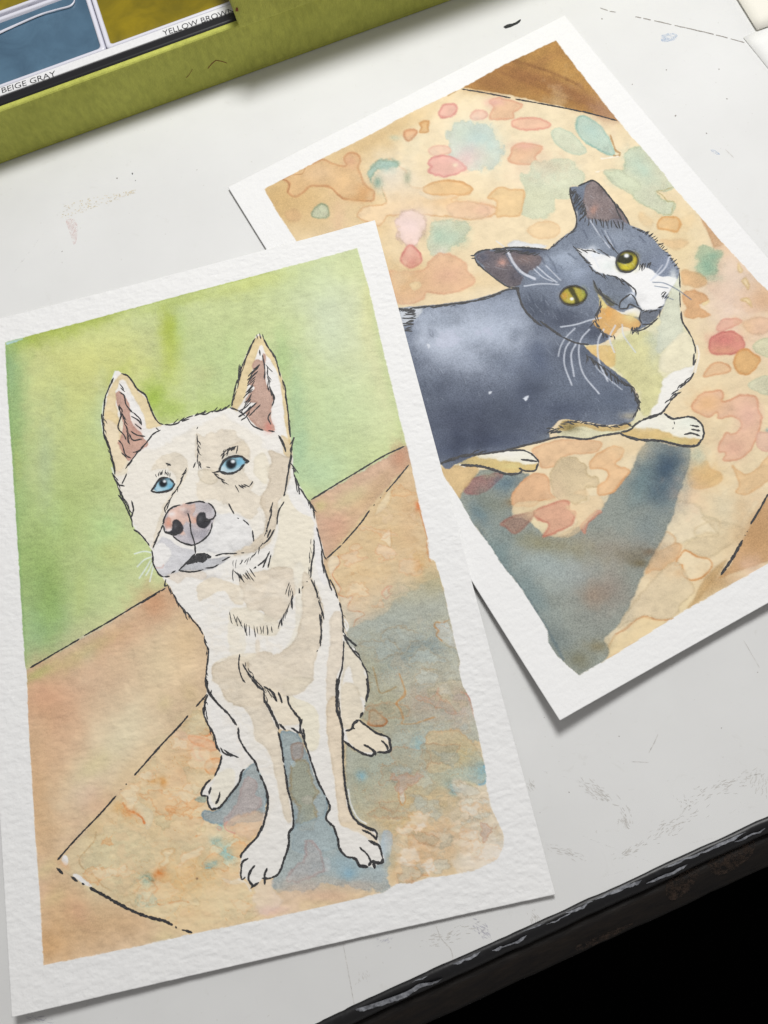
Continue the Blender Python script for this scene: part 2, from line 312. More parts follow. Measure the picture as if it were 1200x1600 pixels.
    B(300, 1330, 40, 26, (204, 190, 156), .6); B(310, 1360, 40, 30, (212, 178, 126), .75); B(270, 1380, 50, 20, (208, 170, 116), .75); B(300, 1420, 50, 26, (214, 188, 142), .6); B(350, 1410, 40, 24, (214, 198, 160), .7); B(240, 1420, 20, 10, (206, 196, 150), .5)
    B(282, 1210, 20, 14, (216, 178, 138), .7); B(240, 1218, 10, 6, (214, 160, 96), .7); B(255, 1222, 6, 8, (206, 142, 70), .7); B(310, 1160, 22, 30, (218, 178, 146), .7); B(285, 1148, 14, 12, (222, 180, 156), .6); B(296, 1190, 26, 14, (212, 172, 122), .6)
    c.wash(zO(430,580, 500,560, 600,640, 570,720, 545,680, 480,640), (222, 208, 176), .75, rough=2)
    c.line(zO(440,585, 470,620, 500,632, 540,660, 552,688), 3, (204, 104, 46), .85, soft=3, rough=1); B(203, 1268, 14, 8, (206, 128, 66), .6, ang=35); B(185, 1262, 10, 10, (206, 160, 100), .6)
    c.line(zO(300,735, 290,780, 230,850, 212,880, 230,920, 290,960, 330,1010, 380,1040), 1.8, (164, 134, 92), .6, soft=2.2, rough=1); c.wash(zO(300,740, 400,700, 560,760, 600,900, 500,1000, 420,1050, 340,1010, 290,960, 225,900, 240,850, 290,790), (198, 186, 150), .5, rough=4, soft=6)
    c.wash(zO(130,855, 150,860, 155,890, 140,908, 120,880), W, .95, rough=.6); c.wash(zO(180,960, 205,955, 280,1015, 245,1010), W, .95, rough=.6); B(100, 1352, 12, 5, (206, 160, 120), .6, ang=40)
    c.wash(zO(820,185, 860,190, 900,215, 880,235, 840,225), (220, 176, 136), .8, rim=.7, rimcol=(214, 140, 90)); c.wash(zO(800,290, 840,290, 845,330, 870,360, 820,360), (222, 206, 174), .8, rim=.6, rimcol=(214, 154, 120))
    c.wash(zO(780,230, 900,255, 930,300, 890,310, 860,290, 800,270), (216, 170, 134), .7, rim=.5, rimcol=(210, 140, 96)); c.wash(zO(880,360, 940,350, 960,410, 900,435, 860,400), (216, 172, 130), .8, rim=.7, rimcol=(212, 140, 84))
    c.wash(zO(800,140, 840,120, 870,180, 830,220, 780,215), (228, 218, 196), .6)
    c.line(zO(755,650, 800,655, 860,665, 840,720, 850,745, 820,755), 2, (214, 132, 72), .75, soft=2.4, rough=1.5); c.wash(zO(780,600, 870,590, 860,655, 760,650), (220, 200, 160), .7, rough=2); c.wash(zO(850,680, 960,670, 1060,760, 1100,820, 1050,880, 980,900, 930,780, 830,755), (220, 202, 166), .7, rough=4)
    c.wash(zO(660,870, 640,840, 700,815, 712,840, 680,870, 685,890, 650,920, 625,900), (224, 206, 170), .8, rim=.5, rimcol=(196, 146, 90)); c.wash(zO(950,970, 1000,985, 1060,970, 1060,1000, 990,1000), (226, 214, 190), .8)
    B(247, 1365, 12, 7, (200, 110, 44), .8, ang=-30); c.line(zO(590,985, 610,1010, 620,1030, 600,1060, 625,1110, 680,1105, 740,1092, 780,1098), 2, (206, 116, 54), .75, soft=2.6, rough=1.4)
    B(229, 1375, 10, 9, (86, 152, 152), .75); c.wash(zO(520,1060, 580,1050, 615,1080, 610,1110, 560,1125, 500,1110), (156, 176, 158), .7, rough=2, rim=.4, rimcol=(130, 160, 150))
    c.wash(zO(430,1090, 480,1085, 520,1110, 600,1120, 740,1095, 700,1150, 650,1180, 560,1150), (224, 206, 170), .5, rough=2)
    for (x, y, rx, ry) in ((338, 1318, 9, 10), (333, 1350, 12, 7), (325, 1352, 8, 4), (355, 1333, 14, 14), (345, 1290, 5, 6)): B(x, y, rx, ry, (106, 178, 190), .65)
    c.wash(zO(880,900, 930,880, 925,910, 870,918), (110, 180, 194), .7, rough=2); c.line(zO(940,780, 950,800, 990,820, 1010,850, 1005,870), 2.5, (120, 182, 190), .6, soft=3, rough=2)
    c.line(zO(935,705, 950,708, 952,720, 940,725, 932,714), 1.8, (212, 140, 120), .7, soft=2); B(308, 1373, 1.6, 1.6, (80, 50, 40), .9)
    # dried pools over the rug
    lft = [(320, 1095), (225, 1200), (110, 1345), (200, 1415), (300, 1450), (420, 1430), (410, 1300), (345, 1180)]
    c.bloom(lft, [(220, 196, 158), (208, 172, 128), (200, 188, 152), (214, 180, 142), (196, 180, 140)], 34, .38, .5, (200, 138, 78), 6, 1)
    rgt = [(545, 990), (700, 960), (760, 1200), (790, 1320), (640, 1385), (600, 1300), (545, 1240), (590, 1160)]
    c.bloom(rgt, [(160, 166, 152), (186, 178, 148), (176, 186, 180), (164, 152, 126), (196, 172, 140)], 34, .3, .45, (176, 130, 84), 6, 2)
    c.bloom([(600, 1270), (770, 1240), (790, 1330), (640, 1385)], [(222, 208, 186), (210, 176, 134), (226, 216, 200), (206, 190, 160)], 30, .25, .3, (206, 150, 100), 4, 3)
    c.bloom([(520, 870), (640, 750), (690, 900), (560, 970)], [(222, 198, 160), (214, 184, 140), (224, 198, 168)], 40, .4, .35, (208, 150, 96), 5, 4)
    def puddles(region, n, cols, rcols, r0, r1, a):
        R_ = np.array(region, float); x0, y0 = R_.min(0); x1, y1 = R_.max(0); k = 0; t = 0
        while k < n and t < 900:
            t += 1; x, y = RNG.uniform(x0, x1), RNG.uniform(y0, y1)
            if polydist(np.array([x]), np.array([y]), R_)[0] < 4: continue
            k += 1; m = RNG.randint(6, 10); r = RNG.uniform(r0, r1); th = np.sort(RNG.uniform(0, 6.283, m)); rr = r * RNG.uniform(.45, 1.25, m)
            q = RNG.randint(len(cols))
            c.wash([(x + 1.25 * rr[j] * np.cos(th[j]), y + .8 * rr[j] * np.sin(th[j])) for j in range(m)], cols[q], a * RNG.uniform(.5, 1.1), soft=RNG.choice([1.2, 1.2, 4]), rough=4, rs=8, rim=.3, rw=1.1, rimcol=rcols[q % len(rcols)])
    puddles(lft, 34, [(226, 206, 170), (216, 178, 132), (204, 192, 158), (228, 212, 182), (212, 168, 118), (198, 184, 146)], [(206, 146, 92), (204, 128, 70), (176, 150, 108)], 10, 30, .6)
    puddles(rgt, 34, [(190, 196, 188), (164, 158, 134), (196, 180, 148), (176, 184, 176), (184, 160, 146), (158, 166, 158)], [(160, 130, 92), (184, 124, 84), (140, 138, 116)], 10, 30, .55)
    puddles([(600, 1270), (770, 1240), (790, 1330), (640, 1385)], 18, [(226, 214, 194), (214, 178, 134), (228, 220, 206), (206, 196, 172)], [(208, 156, 104), (196, 176, 144)], 9, 24, .6)
    puddles([(520, 880), (640, 750), (690, 900), (560, 970)], 9, [(226, 206, 172), (214, 180, 136), (226, 200, 172)], [(208, 146, 96)], 9, 22, .55)
    # blue-grey between and behind the legs
    c.wash(zD(390,440, 420,490, 450,560, 458,620, 440,720, 400,750, 330,745, 260,765, 130,740, 128,690, 190,690, 260,615, 330,500), (150, 162, 166), .9, rough=2, rim=.5, rimcol=(112, 136, 150))
    c.wash(zD(80,630, 120,612, 145,625, 135,650, 95,640), (150, 164, 150), .8, rough=1); c.wash(zD(345,525, 380,520, 405,550, 400,600, 430,640, 400,690, 340,720, 250,770, 240,730, 300,650, 320,590), (172, 160, 156), .75, rough=3, soft=5, rim=.3, rimcol=(156, 124, 120))
    c.wash(zE(240,300, 290,260, 400,230, 450,250, 430,310, 400,360, 340,370, 290,340), (206, 178, 150), .7, soft=8, rough=4); c.line(zE(250,280, 235,300, 250,325, 290,340), 1.8, (206, 132, 124), .6, soft=2)
    c.wash(zD(530,290, 560,275, 615,290, 650,350, 690,450, 740,570, 775,640, 760,745, 805,800, 870,850, 760,900, 600,900, 590,800, 560,560, 540,420), (150, 162, 164), .9, rough=1.5, rim=.45, rimcol=(104, 132, 154))
    c.wash(zD(585,345, 640,335, 648,370, 635,420, 600,430, 585,400), (160, 152, 146), .8, rough=1, rim=.5, rimcol=(140, 118, 104)); c.wash(zD(590,450, 660,430, 700,560, 725,600, 690,640, 720,700, 700,780, 640,790, 610,740, 620,670, 580,600), (154, 154, 130), .7, rough=3, soft=4, rim=.4, rimcol=(140, 112, 70)); c.wash(zD(580,430, 605,430, 605,455, 590,460), (176, 196, 204), .6)
    c.wash(zD(640,620, 690,610, 690,650, 650,650), (176, 172, 158), .6); B(455, 1280, 20, 18, (128, 146, 156), .6)
    c.wash(zE(600,300, 760,260, 830,370, 840,430, 930,490, 1060,500, 1090,440, 1090,600, 1060,640, 900,620, 760,600, 640,640, 500,620, 490,580, 540,480, 575,330), (152, 164, 166), .8, soft=5, rough=4, rim=.2, rimcol=(110, 140, 160))
    c.wash(zE(680,372, 720,410, 745,450, 760,540, 700,560, 620,600, 560,590, 570,550, 650,470, 655,400), (166, 164, 162), .7, rough=3, soft=4, rim=.35, rimcol=(156, 120, 116)); c.wash(zE(755,470, 785,480, 785,530, 760,540), (186, 190, 188), .8, rough=1)
    B(545, 1365, 12, 10, (110, 160, 190), .6); B(540, 1350, 30, 16, (140, 168, 184), .5); B(480, 1385, 40, 14, (180, 168, 156), .7); B(510, 1400, 50, 10, (206, 172, 146), .7); B(450, 1400, 22, 14, (206, 182, 158), .7); B(440, 1420, 30, 10, (216, 188, 172), .6); B(560, 1385, 34, 10, (182, 166, 150), .6)
    c.wash(zE(400,620, 480,590, 490,640, 540,700, 440,760, 390,700), (222, 206, 190), .5, soft=6, rough=3); B(420, 1425, 20, 8, (216, 176, 170), .4)
    B(590, 1330, 22, 40, (170, 184, 192), .6); B(612, 1345, 10, 20, (180, 176, 150), .6)
    # ragged paper edges left unpainted at the lower right
    for (x, y, rx, ry) in ((795, 1350, 16, 18), (700, 1380, 40, 6), (790, 1280, 6, 16)): B(x, y, rx, ry, W, .7)
    # ---- the dog itself: bare paper with thin washes
    fig = c.mask(dog_shape, soft=1.4, rough=.4, rs=5)
    c.clip = None
    i = np.nonzero(fig > .01)[0]
    c.c[i] += (np.array((236, 233, 226), np.float32) - c.c[i]) * fig[i][:, None]
    c.reg[fig > .5] = 4
    c.clip = fig
    OCH, CRM, TAN, PNK, GRY = (222, 198, 144), (229, 220, 196), (207, 192, 168), (192, 154, 138), (196, 196, 200)
    # cream skin of wash over the head
    head = zB(100,200, 190,100, 330,60, 420,0, 560,-60, 640,-100, 760,-40, 850,20, 900,80, 990,90, 1010,170, 1000,260, 940,420, 930,540, 860,590, 700,640, 560,560, 330,470, 300,560, 270,570, 180,430, 120,280)
    c.wash(head, (233, 226, 211), .8, soft=10, rough=5, rs=18)
    c.wash(zB(0,0, 20,10, 60,60, 90,140, 100,210, 150,200, 190,80, 250,40, 180,-60, 60,-120), (228, 214, 182), .7, soft=8, rough=3)
    # ears
    c.wash(zA(165,278, 120,330, 85,420, 78,500, 75,570, 110,690, 130,790, 190,740, 160,600, 140,420, 150,330, 180,310, 215,380, 260,470, 300,560, 330,560, 375,545, 340,500, 300,410, 250,360, 200,295), OCH, .8, soft=4, rough=2)
    c.wash(zA(90,520, 80,580, 110,690, 135,800, 200,740, 160,640, 150,560), (230, 212, 180), .7, soft=6)
    c.wash(zA(165,325, 205,385, 250,440, 290,520, 285,590, 265,560, 220,500, 190,420, 150,370), (238, 236, 232), .95, soft=3)
    c.wash(zA(140,375, 165,370, 190,410, 205,450, 215,520, 240,560, 270,590, 290,620, 300,650, 250,690, 205,735, 175,690, 150,640, 165,600, 175,540, 160,480, 145,430), PNK, .92, rough=1.5, rim=.3, rimcol=(176, 130, 118)); B(212, 670, 10, 14, (186, 140, 128), .5)
    c.wash(zA(885,80, 830,150, 790,260, 765,360, 740,450, 800,470, 840,330, 870,190, 890,140, 930,200, 980,280, 1000,380, 1020,560, 1050,660, 1040,520, 1015,350, 985,250, 940,160), OCH, .85, soft=2.5, rough=1)
    c.wash(zA(890,135, 840,290, 800,420, 770,470, 830,520, 900,570, 970,590, 1010,600, 1005,420, 970,260, 920,180), (238, 236, 232), .95, soft=2)
    c.wash(zA(905,170, 915,180, 912,240, 920,330, 940,360, 960,400, 945,470, 945,520, 965,575, 890,570, 830,510, 815,480, 870,430, 815,430, 830,390, 860,350, 830,330, 840,290, 855,270, 845,240, 870,205, 900,210), (190, 158, 142), .95, rough=1.2, rim=.35, rimcol=(172, 132, 116)); B(420, 668, 7, 10, (206, 130, 116), .7)
    c.wash(zA(1000,600, 1050,640, 1060,700, 1040,720, 1010,690, 1000,650), (214, 190, 142), .8, soft=3); 
    # face shadows
    c.wash(zB(300,150, 340,110, 420,90, 470,120, 480,190, 440,260, 400,320, 370,370, 350,440, 320,540, 290,580, 300,540, 340,400, 360,350, 420,250, 400,190, 350,170, 290,185), (217, 204, 180), .75, soft=4, rough=2)
    c.wash(zB(520,0, 560,10, 640,-30, 720,-20, 790,60, 800,110, 770,190, 820,250, 790,290, 870,320, 890,400, 850,370, 830,420, 790,430, 700,380, 620,330, 560,340, 520,320, 530,240, 560,190, 520,120), (216, 203, 180), .75, soft=4, rough=3)
    c.wash(zB(540,180, 620,190, 630,240, 590,260, 540,230), (218, 204, 176), .6, rim=.3); c.wash(zB(690,70, 760,30, 800,70, 790,120, 740,100), (212, 196, 168), .5, soft=4)
    c.wash(zB(900,85, 940,90, 1000,110, 1020,140, 990,280, 950,360, 940,470, 900,560, 840,600, 780,620, 720,620, 820,540, 870,510, 880,420, 850,340, 900,260, 890,180, 915,140), (206, 190, 165), .85, soft=4, rough=2, rim=.3)
    c.wash(zB(850,370, 870,420, 875,500, 855,510, 850,440), (232, 226, 214), .9); c.wash(zB(820,190, 830,120, 870,90, 900,150, 890,250, 850,230), (228, 218, 192), .7, soft=4); c.wash(zB(860,60, 890,0, 960,0, 975,90, 920,80), (236, 232, 224), .7, soft=3)
    # neck
    c.wash(zB(960,330, 1040,320, 1100,380, 1140,420, 1130,560, 1120,760, 1060,800, 1020,700, 900,690, 940,560), (229, 220, 196), .9, soft=6, rough=2); c.wash(zB(1000,260, 1060,280, 1110,360, 1130,420, 1060,400, 1010,330), (238, 236, 232), .9, soft=4); c.wash(zB(1080,350, 1130,420, 1165,560, 1200,780, 1150,700, 1140,520, 1130,440), (238, 236, 234), .9, soft=2)
    # muzzle
    c.wash(zB(560,380, 640,410, 720,410, 790,450, 820,520, 800,570, 700,610, 560,610, 520,590, 600,480, 620,420), (216, 216, 216), .85, soft=5, rough=2); c.wash(zB(300,620, 320,560, 360,530, 430,580, 510,600, 500,640, 430,710, 350,735, 310,700), GRY, .95, soft=3); B(305, 880, 24, 14, (184, 186, 194), .5)
    c.wash(zB(300,600, 330,560, 380,590, 385,640, 340,680, 305,670), (238, 236, 232), .95, soft=3); c.wash(zB(430,705, 520,650, 620,640, 700,630, 640,680, 560,705), (170, 172, 178), .85, soft=2); B(330, 902, 18, 6, (160, 158, 158), .5)
    c.line(zB(312,690, 345,690, 352,675), 2, (206, 160, 148), .6, soft=2)
    # nose
    c.wash(zB(355,440, 375,395, 420,370, 500,350, 560,348, 600,365, 622,405, 615,440, 600,480, 560,540, 510,570, 450,555, 400,525, 360,495), (178, 172, 178), .97, soft=1.5, rough=.5)
    c.wash(zB(380,400, 430,370, 510,352, 520,390, 500,420, 520,450, 500,470, 470,450, 450,480, 470,510, 450,520, 400,470, 365,450), (222, 182, 164), .9, soft=5, rough=3); c.wash(zB(355,445, 385,430, 395,480, 370,500), (206, 156, 136), .7, soft=4); B(300, 835, 7, 10, (138, 138, 148), .5); B(318, 836, 10, 10, (134, 134, 144), .5); B(292, 800, 8, 6, (130, 126, 132), .6); B(325, 793, 10, 6, (150, 146, 150), .5); B(307, 812, 6, 10, (206, 154, 132), .6)
    B(268, 803, 5, 3, (226, 222, 222), .8); B(286, 796, 5, 2.5, (232, 214, 204), .7); B(264, 829, 5, 4, (236, 236, 238), .9); B(334, 801, 3, 7, (190, 190, 196), .7); B(263, 818, 3, 6, (216, 150, 128), .7)
    c.wash(zB(398,450, 420,438, 445,460, 455,495, 430,518, 395,520, 365,505, 395,495), (58, 58, 62), .96, soft=1.5, rough=.6, rim=0); c.wash(zB(525,420, 545,400, 570,405, 572,432, 600,440, 592,462, 565,486, 535,478, 522,450), (56, 56, 60), .96, soft=1.5, rough=.6, rim=0); B(274, 822, 3, 4, (104, 104, 108), .6); B(313, 811, 3, 4, (104, 104, 108), .6)
    # eyes
    for (E_, ang) in ((zB(640,180, 655,145, 690,115, 730,108, 770,120, 778,145, 750,175, 700,200, 655,198), 0), (zB(300,280, 315,245, 350,225, 385,225, 405,250, 395,280, 350,295, 315,292), 0)):
        c.wash(E_, (158, 202, 220), 1, rim=.6, rimcol=(70, 96, 116), soft=1.6, rough=.3)
    c.wash(zB(655,190, 660,160, 700,180, 760,160, 720,195), (196, 220, 228), .8, soft=2); B(374, 722, 7, 5, (90, 166, 206), .7); B(352, 737, 4, 3, (190, 214, 224), .8); B(248, 766, 7, 3, (168, 204, 220), .8); B(266, 760, 5, 4, (92, 170, 208), .8)
    # chest and body shadows
    c.wash(zC(300,180, 380,140, 470,170, 540,200, 530,280, 480,270, 430,210, 340,250, 300,260), (222, 208, 182), .8, soft=3, rough=1.5); c.wash(zC(140,130, 240,105, 330,110, 330,150, 240,140, 190,170), (214, 200, 182), .7, soft=4)
    c.wash(zC(520,140, 600,110, 700,90, 790,100, 808,170, 790,260, 750,330, 700,370, 640,370, 640,320, 560,310, 530,230), (209, 194, 170), .85, soft=3, rough=2, rim=.25); c.wash(zC(470,310, 560,300, 640,330, 720,380, 700,440, 620,440, 560,400, 470,380), (222, 212, 188), .8, soft=4)
    c.wash(zC(455,380, 530,400, 540,530, 470,540), (228, 220, 198), .6, soft=4)
    c.wash(zC(795,100, 830,60, 850,120, 845,260, 835,400, 790,490, 740,530, 790,440, 810,320, 805,200), (230, 224, 206), .8, soft=4); c.wash(zC(845,110, 880,130, 910,180, 940,260, 950,360, 935,480, 915,560, 890,680, 860,720, 800,750, 720,760, 640,720, 570,640, 540,560, 600,535, 650,525, 710,540, 770,500, 820,420, 840,300, 838,180), (211, 196, 171), .85, soft=3, rough=2, rim=.3)
    c.wash(zC(600,470, 620,480, 615,560, 600,540), (216, 200, 176), .6, soft=2); c.wash(zC(365,620, 400,585, 470,555, 520,545, 560,570, 560,650, 610,700, 640,740, 640,800, 470,800, 400,700), (206, 190, 164), .9, soft=3, rough=2, rim=.35); c.wash(zC(380,590, 480,545, 600,540, 560,580, 480,560), (226, 214, 188), .7, soft=3)
    c.wash(zC(990,350, 1040,320, 1052,430, 1050,560, 1020,680, 1015,800, 970,800, 965,640, 985,480), (216, 202, 180), .9, soft=3, rough=1.5, rim=.2); c.wash(zC(1055,470, 1100,510, 1150,600, 1180,680, 1170,780, 1120,720, 1090,600, 1060,640, 1030,800, 1060,560), (214, 202, 176), .8, soft=4, rough=2); c.wash(zC(1065,440, 1120,500, 1110,510, 1070,480), (166, 172, 160), .8, soft=2)
    # legs
    c.wash(zD(180,0, 390,0, 430,60, 450,130, 500,240, 520,290, 530,400, 555,500, 575,640, 585,740, 555,740, 520,600, 480,420, 440,350, 395,320, 385,240, 350,170, 300,130, 220,50), (209, 195, 171), .88, soft=3, rough=1.2, rim=.2); c.wash(zD(430,50, 500,60, 560,100, 620,180, 640,230, 540,240, 480,160), (222, 208, 180), .8, soft=4)
    c.wash(zD(560,0, 690,0, 640,60, 600,80, 540,60), (216, 204, 178), .6, soft=5); c.wash(zD(570,100, 650,120, 710,160, 730,240, 720,360, 680,375, 650,320, 630,220), (229, 221, 194), .85, soft=3, rough=1.5); c.wash(zD(775,120, 820,100, 850,260, 855,450, 870,640, 905,720, 1000,790, 900,780, 840,760, 820,640, 800,480, 775,320, 765,200), (210, 192, 164), .92, soft=2.5, rough=1.2, rim=.25)
    c.wash(zE(840,290, 900,280, 960,310, 1020,350, 1030,400, 960,350, 870,310), (212, 194, 164), .8, soft=3); c.wash(zE(320,440, 360,410, 420,340, 580,330, 560,440, 530,530, 450,575, 380,610, 330,570), (236, 234, 228), .7, soft=5); c.wash(zD(840,60, 880,20, 930,60, 960,180, 930,220, 880,260, 850,240), (213, 198, 168), .75, soft=6); c.wash(zD(870,270, 940,220, 1040,290, 1085,320, 1090,370, 980,385, 900,350), (223, 208, 178), .85, soft=3)
    c.wash(zD(200,500, 260,470, 290,500, 270,600, 200,670, 160,600), (230, 222, 198), .7, soft=6); c.wash(zD(160,110, 200,130, 290,260, 360,420, 330,470, 230,400, 200,340), (236, 234, 230), .6, soft=6)
    c.bloom(zC(350,100, 800,90, 960,200, 950,560, 860,760, 640,1500, 340,640), [(226, 214, 190), (204, 188, 162), (232, 226, 212)], 46, .22, .1, (190, 170, 140), 5, 5)
    ii = np.nonzero(fig > .05)[0]; lm = sstep(140, 175, c.c[ii].min(1)) * .2
    c.c[ii] += (np.array((238, 236, 231), np.float32) - c.c[ii]) * lm[:, None]
    for (p, r) in (((255.5, 756), 7.8), ((362., 726), 9.8)):
        x, y = p
        B(x, y, r, r * .95, (104, 166, 198), .5, wob=.1); B(x - r * .08, y - r * .1, r * .86, r * .82, (34, 38, 44), 1., wob=.05, p=7); B(x - r * .1, y - r * .75, r * .9, r * .3, (58, 62, 66), .6, wob=.1); B(x + r * .2, y - r * .5, r * .34, r * .30, (232, 240, 244), .95, wob=0, p=4)
    c.clip = None
    # halo of bare paper outside the ink, white gouache whiskers
    for L in (zA(133,268, 118,310, 95,370, 72,440, 66,540), zA(62,520, 74,600), zA(116,770, 126,800)): c.line(L, 2.2, (226, 234, 236), .8, soft=2)
    for L in (zB(290,612, 250,605, 200,618), zB(285,635, 250,650, 215,685), zB(285,650, 262,690, 225,745), zB(292,665, 278,700, 260,730), zB(300,680, 290,720, 280,762)): c.line(L, 1.8, (222, 232, 236), .85, soft=1.6)
    c.line(zC(1062,360, 1080,390, 1072,420, 1062,380), 2.4, W, .9); c.line(zE(880,110, 895,190, 930,260, 975,290), 1.8, (226, 230, 234), .8); c.line(zE(330,450, 322,500, 318,560), 2.4, (228, 226, 220), .8); c.line(zE(310,580, 350,600, 372,640), 3, (226, 220, 208), .6)
    for L in (zD(430,800, 440,720, 445,640), zD(330,480, 360,460)): c.line(L, 1.4, (214, 222, 228), .5)
    return finish(c, .97)

# hatching of fur: short strokes around a guide line
def fur(guide, n, ln, ang, w=1.7, jit=14, side=0):
    G = curve(guide, False, 1.5); out = []
    for k in range(n):
        p = G[int((k + RNG.rand() * .8) / n * (len(G) - 1))]
        a = np.radians(ang + RNG.uniform(-jit, jit)); l = ln * RNG.uniform(.6, 1.3)
        q = p + np.array([np.cos(a), np.sin(a)]) * l
        m = (p + q) / 2 + RNG.uniform(-.12, .12, 2) * l
        out.append(([tuple(p - (q - p) * .25), tuple(m), tuple(q)], w * RNG.uniform(.7, 1.15)))
    return out

def dog_ink():
    S = []
    def s(w, *ls):
        for l in ls: S.append((l, w))
    # construction lines of floor and rug
    s(2.3, zP(150,1355, 270,1285, 398,1210), zP(420,1195, 560,1115, 700,1030, 806,966), zK(22,468, 150,390, 300,300, 400,240, 508,190), zK(530,287, 470,360, 410,430), zK(380,458, 384,459), zK(350,492, 346,502), zK(325,525, 275,595, 182,702), zK(178,706, 140,740, 100,776))
    s(2.8, zO(878,15, 820,82), zO(780,125, 740,175, 640,280, 560,370, 498,440), zO(460,480, 456,488), zO(432,512, 430,515), zO(405,543, 330,630, 200,765, 98,880))
    s(4.0, zO(95,920, 128,952), zO(168,965, 205,990), zO(225,1000, 240,1008)); s(5.2, zO(265,1022, 360,1075, 470,1135, 560,1172, 650,1195, 700,1218)); s(4., zO(712,1224, 720,1235), zO(745,1243, 770,1248, 802,1258))
    # ears
    s(2.6, zA(165,278, 200,292, 225,325, 250,362, 290,390, 310,440, 335,500, 360,535, 385,545), zA(125,300, 100,355, 82,400, 76,450, 70,500), zA(62,488, 72,560, 75,600, 95,650, 112,700, 125,760, 132,800))
    s(2.6, zA(862,95, 835,145, 818,190, 800,230), zA(785,235, 786,270, 770,330), zA(762,340, 750,390, 740,450), zA(905,95, 935,150, 965,190, 985,260, 995,300), zA(1003,310, 1018,350, 1022,400, 1030,450, 1035,500, 1042,560, 1045,610))
    s(2, zA(870,75, 876,98), zA(885,68, 893,100), zA(900,72, 908,105), zA(845,130, 825,180), zA(955,170, 975,215), zA(780,230, 775,310), zA(770,310, 752,370), zA(940,150, 965,200), zA(800,222, 790,260))
    S.extend(fur(zA(155,440, 190,560, 200,640), 12, 10, 75, 1.8, 25)); s(2.2, zA(155,375, 180,395, 190,440, 225,485), zA(150,445, 162,500, 148,560, 180,600, 190,625), zA(215,500, 250,520, 272,545), zA(225,480, 262,515, 270,548), zA(235,540, 275,572), zA(215,580, 250,600, 290,605), zA(150,625, 170,650, 185,700, 215,720), zA(205,590, 225,625, 275,620), zA(165,690, 195,720), zA(225,690, 260,680, 285,650), zA(370,572, 330,595, 295,640, 250,690, 215,735, 185,775), zA(345,560, 360,575))
    s(2., zA(155,330, 172,352, 178,365), zA(160,352, 185,375))
    S.extend(fur(zA(880,230, 850,330, 830,430, 825,500), 20, 17, 128, 1.7, 16)); S.extend(fur(zA(925,240, 930,320, 955,390), 11, 12, 70, 1.7, 25)); s(2.2, zA(885,155, 888,185), zA(900,180, 912,250, 910,310), zA(940,370, 962,400, 950,450), zA(945,480, 930,510, 945,545), zA(730,455, 780,475, 810,500), zA(815,500, 850,550, 905,575), zA(930,575, 965,582), zA(870,430, 815,480), zA(890,440, 830,500), zA(985,600, 1010,640, 1022,690), zA(1035,500, 1042,600), zA(1068,610, 1042,650), zA(1055,665, 1042,740, 1035,790), zA(1012,660, 1020,685))
    # crown
    s(2.4, zA(390,545, 435,545, 470,532), zA(480,528, 520,515), zA(545,500, 575,488, 600,492, 630,478), zA(650,478, 690,468, 722,450)); S.extend(fur(zA(440,537, 560,494, 720,460), 14, 8, -32, 1.7, 18))
    # forehead ticks
    S.extend(fur(zA(558,600, 565,650, 562,720, 572,760), 16, 8, 75, 1.5, 22)); S.extend(fur(zA(700,690, 740,665, 780,660), 10, 9, 115, 1.7, 25)); s(2, zA(565,555, 558,568), zA(395,745, 425,755), zA(405,760, 420,748), zA(540,770, 552,740), zA(570,735, 580,758), zA(605,765, 628,768))
    # left contour of the head
    s(2.5, zB(42,0, 66,50, 80,110, 96,160, 98,205), zB(115,310, 145,350, 168,400, 185,440, 190,480), zB(195,490, 230,515, 262,552, 278,575), zB(185,340, 195,390, 180,435)); S.extend(fur(zB(85,195, 110,260, 140,320, 180,400), 16, 11, 68, 1.9, 18)); s(2.2, zB(160,200, 135,255), zB(100,255, 150,265), zB(190,130, 165,160))
    # eye left
    s(3.2, zB(285,292, 305,268, 320,240, 345,222, 375,222), zB(290,295, 330,298, 385,285, 405,262, 412,250), zB(285,292, 325,300)); S.extend(fur(zB(315,215, 350,200, 390,215), 9, 6, -100, 1.8, 30)); s(2.6, zB(385,225, 400,240, 413,258)); S.extend(fur(zB(470,170, 440,250, 400,310, 370,380), 16, 9, 118, 1.7, 16))
    s(2, zB(365,150, 390,158), zB(372,160, 385,148))
    # eye right
    s(4, zB(640,185, 655,150, 680,122, 720,110, 760,112, 778,130, 800,135), zB(645,190, 690,200, 740,185, 772,150), zB(775,145, 800,135)); s(2.4, zB(610,195, 650,185), zB(655,125, 670,95)); S.extend(fur(zB(665,80, 705,65, 745,60), 9, 8, 118, 1.8, 25)); S.extend(fur(zB(610,195, 650,230, 680,255), 7, 9, 35, 1.9, 20)); s(2.2, zB(725,260, 745,298), zB(742,258, 770,278), zB(768,255, 800,270), zB(800,265, 818,240), zB(755,258, 782,272))
    # nose and mouth
    s(2.6, zB(350,465, 356,430, 375,395, 400,375, 440,362), zB(465,357, 500,350, 540,344, 568,350), zB(582,352, 605,368, 622,405, 612,432, 590,440), zB(352,470, 360,505, 400,515), zB(400,525, 440,555, 500,572, 545,555, 580,525, 600,490, 605,455), zB(478,405, 490,450, 495,500, 512,560, 518,615), zB(362,405, 358,380, 380,345), zB(345,462, 350,458))
    s(2.4, zB(518,615, 490,645, 430,705), zB(350,465, 325,520, 295,590), zB(290,598, 298,645, 292,660), zB(305,685, 325,722, 345,735), zB(355,737, 385,735), zB(390,720, 415,705), zB(430,705, 500,712, 560,700), zB(570,692, 610,688, 640,672), zB(655,655, 700,632), zB(620,628, 660,618, 735,615), zB(755,613, 772,612))
